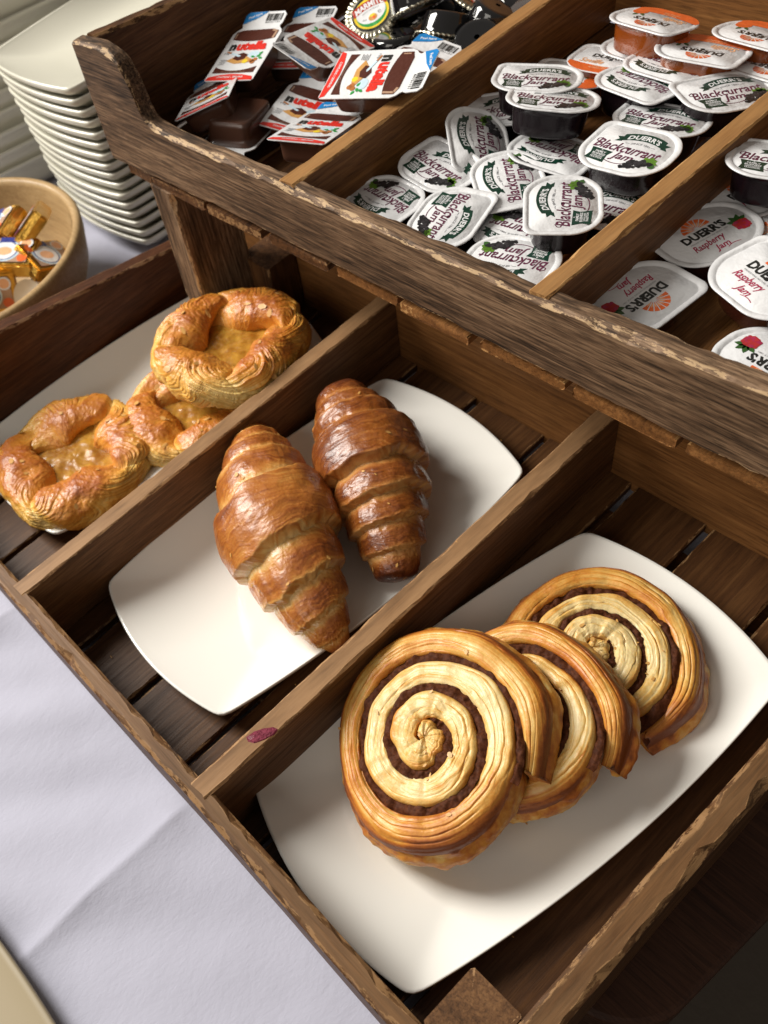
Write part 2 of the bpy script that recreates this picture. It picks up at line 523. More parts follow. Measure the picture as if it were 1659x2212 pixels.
# front board: high shoulder at its left end sweeping down in an S to the low rail
def shoulder():
    pts = [(-.4115, .1995), (-.400, .2018), (-.388, .2028), (-.376, .2032), (-.366, .2024), (-.3585, .1992), (-.3535, .1950), (-.3500, .1895), (-.3475, .1830),
           (-.3455, .1745), (-.3440, .1660), (-.3415, .1600), (-.337, .1560), (-.330, .1540), (-.320, .1532), (-.307, .1530), (-.293, .1533)]
    x = -.285
    while x < .235:
        pts.append((x, .1535 + .0018 * min(1, (x + .285) / .1) + max(0, (x - .0)) * .045))
        x += .006
    n = len(pts)
    Y0, Y1 = 0.0, .0125
    V = np.zeros((n, 12, 3))
    wr = np.zeros((n, 12))
    for i, (x, zt) in enumerate(pts):
        zb = .1050 + .0045 * min(1, max(0, (x + .41) / .15)) + max(0, x) * .01
        def nz(k): return abs(float(fbm(x * 55, k * 3.3, 1.5, 7, 3)))
        c1, c2, c3, c4 = [.0022 * (.5 + 1.1 * nz(k)) for k in range(4)]
        chip = float(sst(.3, .65, fbm(x * 30, 8.8, .3, 9, 3))) * .0028
        if x < -.335: chip *= .3
        zt += .0006 * float(vn(x * 40, 0, 0, 3))
        prof = [(Y0, zb + c3), (Y0, zb + c3 + .002), (Y0, zt - c1 - chip - .0022), (Y0, zt - c1 - chip), (Y0 + c1 * 1.2 + chip, zt), (Y0 + c1 * 1.2 + chip + .0022, zt + .0002), (Y1 - c2 - .0018, zt + .0002), (Y1 - c2, zt), (Y1, zt - c2),
                (Y1, (zb + zt) / 2), (Y1, zb + c4), (Y0 + c3, zb)]
        for k, (y, z) in enumerate(prof):
            V[i, k] = (x, y, z)
            wr[i, k] = (.85, 0, 0, .95, .85, .15, .1, .8, .8, 0, 0, .85)[k]
    F = grid_faces(n, 12, False, True).tolist()
    F.append(list(range(12))[::-1])
    F.append(list(range((n - 1) * 12, n * 12)))
    o = link('front_rail', mesh_np('front_rail', V, F, False, {'wear': wr}), M['weathered'])
    o.location = (0, UY, 0)
    P(o, up)


shoulder()
ub('side_wall', (-.4113, UY + .0128, .105), (-.397, .618, .2012), 'y', M['walnut'], seed=50, c=.002, top=lambda y: .0962 - y * .13)
ub('divider', (-.1935, UY + .003, .1063), (-.1800, .610, .1562), 'y', M['honey'], seed=51, c=.0012, sand=.8)
ub('divider', (.0030, UY + .003, .1063), (.0150, .610, .1572), 'y', M['honey'], seed=52, c=.0012, sand=.8)
ub('side_wall', (.212, UY + .0128, .105), (.226, .618, .1562), 'y', M['honey'], seed=53)
ub('back_wall', (-.3968, .6102, .1055), (.2118, .6225, .235), 'x', M['honey'], seed=54)
UX = [(-.3965, -.365), (-.362, -.2945), (-.289, -.2275), (-.2195, -.1595), (-.1525, -.0975), (-.0925, -.0375), (-.0305, .0290), (.0350, .0965), (.1020, .1560), (.1615, .2118)]
for i, (a, b) in enumerate(UX):
    y0 = UY + (.0035, .002, .0015, .003, .004, .001, .003, .002, .0035, .002)[i]
    zo = (-.002, -.001, 0, -.0005, .0, .0006, .0004, .0012, .001, .0015)[i]
    ub('slat', (a, y0, .0975 + zo), (b, .609, .1048 + max(0, zo)), 'y', M['honey'] if i > 3 else M['walnut'], seed=60 + i, c=.0011)
ub('support_post', (-.366, .2795, FZ + .001), (-.338, .338, .0965), 'z', M['weathered'], seed=75, c=.002)
ub('support_post', (.1765, .328, FZ + .001), (.2030, .3662, .0965), 'z', M['weathered'], seed=76, c=.002)
for i, y in enumerate((.36, .47, .575)):
    ub('cross_bar', (-.3965, y, .0805), (.2118, y + .03, .0958), 'x', M['walnut'], seed=78 + i)


# ------------------------------------------------------------------ cloth, table, floor
def make_cloth():
    x = np.concatenate([np.linspace(-1.15, -.47, 60), np.linspace(-.46, .206, 300)])
    y = np.concatenate([np.linspace(-.42, .02, 240), np.linspace(.025, 1.1, 60)])
    X, Y = np.meshgrid(x, y, indexing='ij')
    Z = np.full_like(X, TZ)
    free = sst(.02, -.045, Y) * sst(-.5, -.43, X)
    wx = X + .012 * fbm(X * 4, Y * 5, .5, 11, 3)
    # crisp ironed creases parallel to the dividers
    for cx_, s, wd in ((-.033, .0052, .014), (-.262, .0036, .014)):
        d = wx * .25 + X * .75 - cx_ - .004 * vn(Y * 12, 1.0, cx_, 2)
        Z += s * np.exp(-np.abs(d) / wd) * sst(.0, -.03, Y)
    # soft folds running down across the image
    u = X * .74 - Y * .66
    v = X * .66 + Y * .74
    ph = u * 58 + 1.1 * vn(v * 3.2, u * 3, 2.2, 5)
    amp = .0045 * (.6 + .4 * vn(v * 4, u * 9, 5.5, 8))
    Z += free * amp * (np.sin(ph) + .35 * np.sin(ph * 2.3 + 1.2))
    Z += free * .0005 * fbm(X * 24, Y * 24, 0, 21, 2)
    me = mesh_np('tablecloth', np.stack([X, Y, Z], -1), grid_faces(len(x), len(y)))
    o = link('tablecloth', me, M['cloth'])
    tag(o, 'white creased tablecloth under the trays, plates and bowl', 'tablecloth')


make_cloth()


def prism(name, poly, z0, z1, mat, bev=0.004, parent=None):
    bm = bmesh.new()
    vs_ = [bm.verts.new((x, y, z0)) for x, y in poly]
    f = bm.faces.new(vs_)
    r = bmesh.ops.extrude_face_region(bm, geom=[f])
    for v in r['geom']:
        if isinstance(v, bmesh.types.BMVert): v.co.z = z1
    bmesh.ops.recalc_face_normals(bm, faces=bm.faces)
    es = [e for e in bm.edges if abs(e.verts[0].co.z - e.verts[1].co.z) < 1e-6 and e.calc_face_angle(0) > .5]
    bmesh.ops.bevel(bm, geom=es, offset=bev, segments=3, affect='EDGES', profile=.5)
    me = bpy.data.meshes.new(name)
    bm.to_mesh(me)
    bm.free()
    return link(name, me, mat, parent)


arc = [(.205 + .045 * math.cos(a), .118 + .045 * math.sin(a)) for a in np.linspace(-PI / 2, 0, 10)]
o = prism('table', [(-1.3, -.7), (.17, -.7), (.17, .073)] + arc + [(.262, .30), (.262, 1.3), (-1.3, 1.3)], TZ - .055, TZ - .006, M['table'])
tag(o, 'dark red brown wooden table edge beyond the right tray wall', 'table')
bm = bmesh.new()
bmesh.ops.create_grid(bm, x_segments=2, y_segments=2, size=3)
me = bpy.data.meshes.new('floor'); bm.to_mesh(me); bm.free()
o = link('floor', me, M['carpet']); o.location = (0, 0, -.82)
tag(o, kind='structure')


# ------------------------------------------------------------------ plates
def outline(a, b, ba, bb, n=280, r=0.10):
    """rounded rectangle with sides that bow outwards; half sizes a, b"""
    out = []
    for k in range(n):
        t = 2 * PI * k / n
        c, s = math.cos(t), math.sin(t)
        e = 40.0
        q = (abs(c) ** e + abs(s) ** e) ** (-1 / e)
        x, y = c * q, s * q
        out.append((a * x * (1 + ba * (1 - y * y)), b * y * (1 + bb * (1 - x * x))))
    return np.array(out)


def plate_mesh(name, a, b, ba, bb, rim=.009, skirt=None):
    O = outline(a, b, ba, bb)
    n = len(O)
    ks = [0.0, .25, .45, .58, .68, .77, .85, .91, .955, .985]
    rings = []
    for k in ks:
        z = rim * max(0, (k - .42) / .58) ** 1.9
        rings.append((k, z))
    prof = rings + [(.997, rim * .985 + .0002), (1.0, rim - .0012), (.998, rim - .0030), (.985, rim - .0044), (.94, rim * .83 - .0045), (.86, rim * .6 - .0047), (.74, rim * .30 - .0045), (.62, -.0038), (.60, -.0040), (.3, -.0040), (0, -.0040)]
    if skirt:
        prof = rings + [(.996, rim), (1.0, rim - .002), (.998, rim - .005), (.988, rim - .0075)] + skirt + [(.60, -.0040), (.3, -.0040), (0, -.0040)]
    V = []
    for k, z in prof:
        V.append(np.concatenate([O * k, np.full((n, 1), z)], 1))
    V = np.array(V)
    return mesh_np(name, V, grid_faces(len(prof), n, False, True, flip=True))


def add_plate(name, mesh, x, y, z, rz, label, group=None, cat='plate', tilt=(0, 0)):
    o = bpy.data.objects.new(name, mesh)
    COL.objects.link(o)
    o.location = (x, y, z)
    o.rotation_euler = (tilt[0], tilt[1], rz)
    return tag(o, label, cat, group)


pm = plate_mesh('serving_plate', .0745, .1395, .150, .100, rim=.0135)
pm.materials.append(M['ceramic'])
PZ = FZ + .0042
add_plate('serving_plate', pm, -.1055, .1835, PZ, rad(-3.6), 'white rectangular plate under the two croissants', 'serving plates in the tray')
add_plate('serving_plate', pm, .0985, .1550, PZ, rad(-6.6), 'white rectangular plate under the three cinnamon swirls', 'serving plates in the tray')
add_plate('serving_plate', pm, -.3240, .1920, PZ, rad(-4.2), 'white rectangular plate under the fruit danishes', 'serving plates in the tray')

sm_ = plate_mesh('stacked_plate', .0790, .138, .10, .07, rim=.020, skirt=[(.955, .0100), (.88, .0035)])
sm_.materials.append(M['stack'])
random.seed(5)
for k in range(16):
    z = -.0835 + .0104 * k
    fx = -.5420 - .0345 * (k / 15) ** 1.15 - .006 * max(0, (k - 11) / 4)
    lab = 'topmost plate of the square plate stack behind the butter bowl' if k == 15 else 'plate in the stack of square plates behind the butter bowl'
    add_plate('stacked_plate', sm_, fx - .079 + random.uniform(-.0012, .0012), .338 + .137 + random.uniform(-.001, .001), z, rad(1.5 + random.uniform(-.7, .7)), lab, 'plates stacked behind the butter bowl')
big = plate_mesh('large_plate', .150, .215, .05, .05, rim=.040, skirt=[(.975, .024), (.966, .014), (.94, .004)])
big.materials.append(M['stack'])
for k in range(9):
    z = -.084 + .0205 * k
    lab = 'topmost large plate of the stack at the upper left corner' if k == 8 else 'large plate in the tall stack at the upper left edge'
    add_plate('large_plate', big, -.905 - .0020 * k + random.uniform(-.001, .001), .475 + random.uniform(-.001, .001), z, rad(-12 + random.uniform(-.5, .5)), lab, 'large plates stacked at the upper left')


# ------------------------------------------------------------------ pastries
def spline(pts, u):
    """Catmull-Rom through pts at parameters u in 0..1"""
    p = np.array(pts, float)
    p = np.vstack([2 * p[0] - p[1], p, 2 * p[-1] - p[-2]])
    n = len(pts) - 1
    t = np.clip(u, 0, 1) * n
    i = np.minimum(t.astype(int), n - 1)
    f = (t - i)[:, None]
    a, b, c, d = p[i], p[i + 1], p[i + 2], p[i + 3]
    return .5 * (2 * b + (c - a) * f + (2 * a - 5 * b + 4 * c - d) * f ** 2 + (3 * b - a - 3 * c + d) * f ** 3)


def flakes(parent, V, N, count, seed, smin=.0015, smax=.0042, mat=None):
    """loose bits of crust, joined into one stuff part"""
    r = np.random.RandomState(seed)
    vs_, fs = [], []
    idx = r.choice(len(V), count)
    for q in idx:
        c = V[q] + N[q] * .0006
        s = r.uniform(smin, smax)
        t = np.cross(N[q], r.normal(size=3)); t /= np.linalg.norm(t) + 1e-9
        b = np.cross(N[q], t)
        k = len(vs_)
        w_ = s * r.uniform(.35, .8)
        up_ = N[q] * s * r.uniform(.05, .3)
        vs_ += [c - t * s - b * w_ * .4, c - t * s * .2 - b * w_, c + t * s * .8 - b * w_ * .5 + up_ * .6, c + t * s + b * w_ * .4 + up_, c + t * s * .1 + b * w_ + up_ * .2, c - t * s * .9 + b * w_ * .5]
        fs.append([k, k + 1, k + 2, k + 5]); fs.append([k + 2, k + 3, k + 4, k + 5])
    me = mesh_np('loose_flakes', np.array(vs_), fs, smooth=False)
    o = link('loose_flakes', me, mat or M['flake'], parent)
    o['kind'] = 'stuff'
    return o


def normals(Pn):
    du = np.gradient(Pn, axis=0)
    dv = np.gradient(Pn, axis=1)
    n = np.cross(du, dv)
    return n / (np.linalg.norm(n, axis=-1, keepdims=True) + 1e-12)


def croissant(label, axis, rad_pts, edges, center, seed, mat, base, flat=.80, squash=.92, lean=0.0, dark=0.0, amp=.0062):
    """rolled dough: axis points, radius profile, band edges (u positions), index of the overlapping central band"""
    nu, nv = 460, 260
    u = np.linspace(0, 1, nu)
    v = np.linspace(0, 2 * PI, nv, endpoint=False)
    A = spline(axis, u)
    T = np.gradient(A, axis=0)
    T /= np.linalg.norm(T, axis=1, keepdims=True)
    up_ = np.array([0, 0, 1.0])
    B = np.cross(T, up_)
    B /= np.linalg.norm(B, axis=1, keepdims=True)
    U = np.cross(B, T)
    rp = np.array(rad_pts)
    # smooth radius envelope
    env = np.interp(u, rp[:, 0], rp[:, 1])
    ker = np.hanning(31); ker /= ker.sum()
    env = np.convolve(np.pad(env, 15, mode='edge'), ker, 'valid')
    endcap = np.sqrt(np.clip(1 - (1 - np.clip(u / .035, 0, 1)) ** 2, 0, 1)) * np.sqrt(np.clip(1 - (1 - np.clip((1 - u) / .03, 0, 1)) ** 2, 0, 1))
    UU, VV = np.meshgrid(u, v, indexing='ij')
    cx_, sx_ = np.cos(VV), np.sin(VV)
    h = np.zeros_like(UU)
    bake = np.zeros_like(UU)
    ridge = np.zeros_like(UU)
    ne = len(edges)
    E_ = []
    for i, e in enumerate(edges):
        pos, slant, wig = e
        E_.append(pos + slant * np.cos(VV + lean) + .012 * np.sin(VV) + 1.9 * wig * vn(cx_ * 2.2 + i * 3.1, sx_ * 2.2, i * 1.7, seed) + .0034 * vn(cx_ * 11, sx_ * 13, i * 5.0, seed + 3))
    A_ = np.interp(np.arange(ne - 1), [0, center, ne - 2], [.55, 1.0, .6])
    for i in range(ne - 1):
        t = (UU - E_[i]) / np.maximum(E_[i + 1] - E_[i], 1e-4)
        inside = (t >= 0) & (t < 1)
        if i == center:
            s = sst(0, .10, t) * sst(0, .10, 1 - t) - .5
            edge = np.exp(-t / .08) + np.exp(-(1 - t) / .08)
            tt = np.minimum(t, 1 - t) * 2
        else:
            tt = t if i < center else 1 - t
            s = sst(0, .12, tt) - .5 - tt * .95 + .12 * np.sin(PI * np.clip(tt, 0, 1))
            edge = np.exp(-tt / .10)
        h = np.where(inside, s * A_[i], h)
        bk = .20 + .55 * sst(.02, .30, tt) - (.55 * sst(.62, .98, tt) if i != center else 0)
        bake = np.where(inside, bk + .16 * vn(i * 7.7 + cx_ * 1.6, sx_ * 1.6, UU * 9, seed + 9), bake)
        ridge = np.where(inside, edge, ridge)
    R = env[:, None] * (1 + 0 * VV)
    scale = np.clip(R / .036, .35, 1.15)
    warp = UU * 190 + 4 * fbm(cx_ * 2, sx_ * 2, UU * 8, seed + 20, 3)
    wr = vn(warp, cx_ * 3.0, sx_ * 3.0, seed + 31)
    lowf = fbm(cx_ * 1.6, sx_ * 1.6, UU * 9, seed + 40, 3)
    mid = fbm(cx_ * 5, sx_ * 5, UU * 42, seed + 50, 4, .6)
    R = R + amp * scale * h + .0013 * lowf * scale + .00028 * mid + .0008 * wr * (0.12 + ridge * .8)
    R = np.maximum(R, .001) * endcap[:, None]
    Pn = A[:, None, :] + R[..., None] * (cx_[..., None] * B[:, None, :] + squash * sx_[..., None] * U[:, None, :])
    # resting on the plate: flattened underside
    low_ = base + .0006
    zz = Pn[..., 2]
    Pn[..., 2] = np.where(zz < low_ + .008, low_ + .008 * np.exp((zz - low_ - .008) / .016), zz)
    topness = sst(-.3, .6, sx_)
    bake = bake + .12 * (topness - .5) + .07 * mid + .34 * wr * (ridge + .40) + dark
    bake = bake + .30 * sst(.10, .0, UU) + .32 * sst(.90, 1.0, UU)
    c = empty('croissant', (float(A[nu // 2, 0]), float(A[nu // 2, 1]), base))
    tag(c, label, 'croissant', 'croissants on the middle plate')
    o0 = np.array(c.location)
    Pl = Pn - o0
    F = grid_faces(nu, nv, False, True)
    me = mesh_np('crust', Pl, F, attrs={'bake': bake, 'lam': warp * .9})
    link('crust', me, mat, c)
    Nn = normals(Pl)
    m = (sx_ > .1)
    flakes(c, Pl[m], Nn[m] * (-1 if (Nn[m][:, 2].mean() < 0) else 1), 14, seed, .0010, .0022)
    return c


BASE = PZ + .0006
croissant('golden croissant at the front with its tip against the divider',
          [(-.198, .2090, -.027), (-.172, .1945, -.0190), (-.140, .1750, -.0155), (-.105, .1560, -.0145), (-.070, .1410, -.0180), (-.038, .1310, -.0275), (-.0125, .1262, -.0400)],
          [(0, .012), (.03, .0165), (.10, .0195), (.20, .0258), (.30, .0330), (.42, .0395), (.52, .0405), (.63, .0355), (.74, .0280), (.84, .0205), (.92, .0130), (.97, .0075), (1, .003)],
          [(-.03, 0, 0), (.095, .006, .004), (.165, .010, .004), (.245, .018, .005), (.375, .050, .008), (.600, .026, .007), (.730, .020, .006), (.835, .016, .004), (.925, .008, .003), (1.05, 0, 0)],
          4, 11, M['croissant'], BASE, dark=-.13, lean=-.5, amp=.0085)
croissant('dark brown glossy croissant behind the golden one',
          [(-.170, .2790, -.024), (-.143, .2645, -.0195), (-.115, .2500, -.0175), (-.087, .2335, -.0175), (-.062, .2165, -.0205), (-.041, .2015, -.0275), (-.0235, .1880, -.0360)],
          [(0, .016), (.03, .0205), (.10, .0225), (.20, .0290), (.34, .0355), (.46, .0365), (.58, .0340), (.69, .0285), (.80, .0235), (.90, .0185), (.96, .015), (1, .012)],
          [(-.03, 0, 0), (.125, -.012, .005), (.205, -.016, .005), (.315, -.020, .006), (.520, .020, .008), (.640, .022, .006), (.745, .020, .004), (.865, .012, .005), (1.05, 0, 0)],
          3, 29, M['croissant_dark'], BASE, dark=-.16, lean=-.4, amp=.0095)


def swirl(label, center, R, height, end_deg, turns, seed, tilt_axis_deg, tilt, stretch=(1.0, 1.0, 0.0), core_up=.004):
    """a cinnamon roll: pastry strip wound clockwise (seen from above) with filling between the turns"""
    root = empty('cinnamon_swirl', mat=Matrix.Translation(Vector(center)) @ Matrix.Rotation(tilt, 4, Vector((math.cos(rad(tilt_axis_deg)), math.sin(rad(tilt_axis_deg)), 0))))
    tag(root, label, 'pastry', 'cinnamon swirls on the right plate')
    pm_ = turns * 2 * PI
    pitch = R / (turns + .20)

    def rho(ph):
        return pitch * np.maximum(0, ph / (2 * PI) - .80)

    end = rad(end_deg)
    n, m = 900, 120
    ph = np.linspace(0.02, pm_, n)
    th = end + (pm_ - ph)
    fill_w = .0050 * (1 - .25 * sst(PI, 3 * PI, ph)) * (1 + .55 * vn(ph * 1.1, seed, 0, seed) + .2 * vn(ph * 3.1, seed, 2, seed)) * (.22 + .78 * sst(2.2, 3.4, ph))
    ri = rho(ph)
    ro = np.maximum(rho(ph + 2 * PI) - fill_w, ri + .002)
    # outermost turn grows a little and keeps its own width
    last = sst(pm_ - 2 * PI - .4, pm_ - 2 * PI + .8, ph)
    ro = ro + last * fill_w * .55 - .0085 * sst(pm_ - .7, pm_, ph)
    hh = height * (1 - .10 * sst(.55, 1.0, ri / R)) + core_up * (1 - sst(.0, .45, ri / R)) + .0018 * fbm(th * 1.7, ri * 60, .3, seed, 3)
    hh = hh - .007 * sst(pm_ - .6, pm_, ph)
    # cross section
    q = np.linspace(0, 1, m)
    prof = []
    for qq in q:
        if qq < .20:
            prof.append((0.0, qq / .20, 0))
        elif qq < .74:
            s = (qq - .20) / .54
            prof.append((s, 1.0, 1))
        else:
            prof.append((1.0, 1 - (qq - .74) / .26, 2))
    prof = np.array(prof)
    s = prof[:, 0][None, :]
    vz = prof[:, 1][None, :]
    PH = ph[:, None] + 0 * s
    TH = th[:, None] + 0 * s
    wdt = (ro - ri)[:, None]
    rr = ri[:, None] + wdt * s
    outer = last[:, None]
    # rounded shoulders; the outer turn is rounder on its outside
    din = np.maximum(np.clip(s * wdt / .0024, 0, 1), sst(.010, .003, ri[:, None]))
    dout = np.clip((1 - s) * wdt / (.0028 + .0100 * outer), 0, 1)
    rnd = .0024 * (1 - np.sqrt(1 - (1 - din) ** 2)) + (.0028 + .0075 * outer) * (1 - np.sqrt(1 - (1 - dout) ** 2))
    z = hh[:, None] * vz - rnd * (prof[:, 2][None, :] == 1) - 0 * PH
    z = np.where(prof[:, 2][None, :] == 0, (hh[:, None] - .0028) * vz, z)
    z = np.where(prof[:, 2][None, :] == 2, (hh[:, None] - .0028 - .0075 * outer) * vz, z)
    z = np.where(np.abs(s - .5) < .5, z + .0014 * (1 - (2 * s - 1) ** 2), z)
    bulge = np.where(prof[:, 2][None, :] == 2, outer * (.0042 * np.sin(PI * np.clip(vz * .9 + .1, 0, 1)) - .0065 * (1 - vz) ** 3), 0)
    rr = rr + bulge
    rr = rr + .0011 * vn(PH * 2.3, 0.4, seed * 1.3, seed + 4) * np.clip(ri / .02, 0, 1)[:, None]
    lamc = rr * 1000 + 1.8 * fbm(TH * 2.2, rr * 90, 1.1, seed + 5, 3)
    lam = vn(lamc, TH * .8, z * 40, seed + 7)
    lam2 = vn(lamc * .45, TH * 1.4, 4.4, seed + 8)
    terr = np.mod(lamc * .24 + .9 * vn(TH * 1.1, rr * 40, 6.6, seed + 9), 1.0)
    tmask = sst(-.2, .45, vn(TH * 2.6, rr * 110, 9.9, seed + 10)) * 1.3
    mid = fbm(rr * np.cos(TH) * 90, rr * np.sin(TH) * 90, z * 90, seed + 12, 4, .6)
    ist = (prof[:, 2][None, :] == 1)
    # separate sheets: shallow grooves that come and go along the coil
    nl = 2.6 + 2.6 * outer + .6 * vn(TH * .7, 3.3, seed * 1.0, seed + 51)
    fr = np.mod(s * nl + .55 * vn(TH * 1.3, s * 2.0, 5.5, seed + 52) + .12 * vn(TH * 9, s * 5, 1.5, seed + 55), 1.0)
    gm = sst(-.35, .25, vn(TH * 1.9, np.floor(s * nl) * 3.7, 2.5, seed + 53)) * np.clip(rr / .012, 0, 1)
    groove = np.exp(-np.minimum(fr, 1 - fr) / .085) * gm
    z = z - ist * (.0008 * groove - .0005 * gm * (fr - .5))
    near0 = np.clip(rr / .010, 0, 1)
    lam, lam2, mid = lam * near0, lam2 * near0, mid * (.3 + .7 * near0)
    z = z + ist * (.00018 * lam + .00025 * lam2 + .0003 * mid + .0003 * tmask * (terr - .5))
    rr = rr + (~ist) * (.0008 * mid + .0004 * lam) + (prof[:, 2][None, :] == 2) * outer * .0012 * fbm(TH * 6, z * 120, .7, seed + 14, 3)
    # torn open end
    tear = sst(pm_ - .10, pm_, PH)
    TH = TH + tear * .03 * vn(s * 7, vz * 3, 8.8, seed + 15)
    x = rr * np.cos(TH)
    y = rr * np.sin(TH)

    def shape(x, y):
        a = np.arctan2(y, x)
        r0 = np.sqrt(x * x + y * y)
        k = 1 + .030 * np.sin(2 * a + seed) * (r0 / R) + .022 * np.sin(3 * a + seed * 1.7) * (r0 / R)
        x, y = x * k, y * k
        ca, sa = math.cos(rad(stretch[2])), math.sin(rad(stretch[2]))
        xa, ya = x * ca + y * sa, -x * sa + y * ca
        xa, ya = xa * stretch[0], ya * stretch[1]
        return xa * ca - ya * sa, xa * sa + ya * ca

    x, y = shape(x, y)
    Pn = np.stack([x, y, z], -1)
    edge_out = np.where(ist, sst(.55, 1.0, s) * outer, 0)
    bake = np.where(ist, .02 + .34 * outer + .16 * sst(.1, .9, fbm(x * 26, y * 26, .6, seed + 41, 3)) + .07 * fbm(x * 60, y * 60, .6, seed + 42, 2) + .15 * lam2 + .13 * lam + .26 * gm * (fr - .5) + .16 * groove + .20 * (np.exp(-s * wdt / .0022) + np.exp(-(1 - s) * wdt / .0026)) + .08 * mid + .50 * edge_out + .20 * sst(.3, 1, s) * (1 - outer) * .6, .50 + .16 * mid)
    bake = np.where(prof[:, 2][None, :] == 2, .60 - .22 * (1 - vz) + .30 * fbm(TH * 9, z * 160, 2.0, seed + 44, 4, .6), bake)
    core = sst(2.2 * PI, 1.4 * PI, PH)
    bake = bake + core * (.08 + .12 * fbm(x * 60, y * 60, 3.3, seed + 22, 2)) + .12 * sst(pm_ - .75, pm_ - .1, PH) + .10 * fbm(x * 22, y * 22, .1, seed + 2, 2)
    F = grid_faces(n, m).tolist()
    F.append(list(range(m))[::-1])
    F.append(list(range((n - 1) * m, n * m)))
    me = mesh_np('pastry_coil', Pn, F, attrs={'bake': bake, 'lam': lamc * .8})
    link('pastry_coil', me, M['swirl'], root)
    # filling ribbon between the turns
    nf, mf = 620, 12
    ph2 = np.linspace(2.3, pm_ - 2 * PI + .15, nf)
    th2 = end + (pm_ - ph2)
    fw = np.interp(ph2, ph, fill_w)
    a_ = np.maximum(rho(ph2 + 2 * PI) - fw, rho(ph2) + .002) - .0016
    b_ = rho(ph2 + 2 * PI) + .0016
    s2 = np.linspace(0, 1, mf)[None, :]
    r2 = a_[:, None] + (b_ - a_)[:, None] * s2
    h2 = np.interp(ph2, ph, hh)[:, None]
    t2 = th2[:, None] + 0 * s2
    z2 = h2 - .0034 + .0016 * np.sin(PI * s2) + .0013 * fbm(r2 * np.cos(t2) * 260, r2 * np.sin(t2) * 260, 0, seed + 30, 3) + .0012 * vn(t2 * 5, 1, 1, seed)
    x2, y2 = shape(r2 * np.cos(t2), r2 * np.sin(t2))
    link('filling', mesh_np('filling', np.stack([x2, y2, z2], -1), grid_faces(nf, mf, flip=False)), M['choc'], root)
    # closed underside
    k = 72
    aa = np.linspace(0, 2 * PI, k, endpoint=False)
    bx, by = shape(.55 * R * np.cos(aa), .55 * R * np.sin(aa))
    V = np.concatenate([np.stack([bx, by, np.full(k, .0015)], 1), [[0, 0, .0012]]])
    link('base', mesh_np('base', V, [[i, k, (i + 1) % k] for i in range(k)], attrs={'bake': np.full(k + 1, .5), 'lam': np.zeros(k + 1)}), M['swirl'], root)
    up_m = ist & (np.abs(s - .5) < .45) & (PH > 0)
    sel = Pn[up_m]
    flakes(root, sel, np.tile(np.array([[0, 0, 1.0]]), (len(sel), 1)), 12, seed, .0008, .0020)
    return root


swirl('whole cinnamon swirl lying on top at the front of the right plate', (.0830, .1165, -.0350), .0740, .0315, 22, 3.62, 3, -33, rad(18), (1.07, .99, 132))
swirl('middle cinnamon swirl mostly covered by the front one', (.1045, .1610, -.0405), .0660, .0260, 12, 3.62, 8, -33, rad(18), (1.05, 1.0, 132))
swirl('cinnamon swirl at the back of the right plate partly covered', (.1030, .2240, -.0545), .0695, .0265, -20, 3.62, 5, 30, rad(0), (1.05, .98, 132))


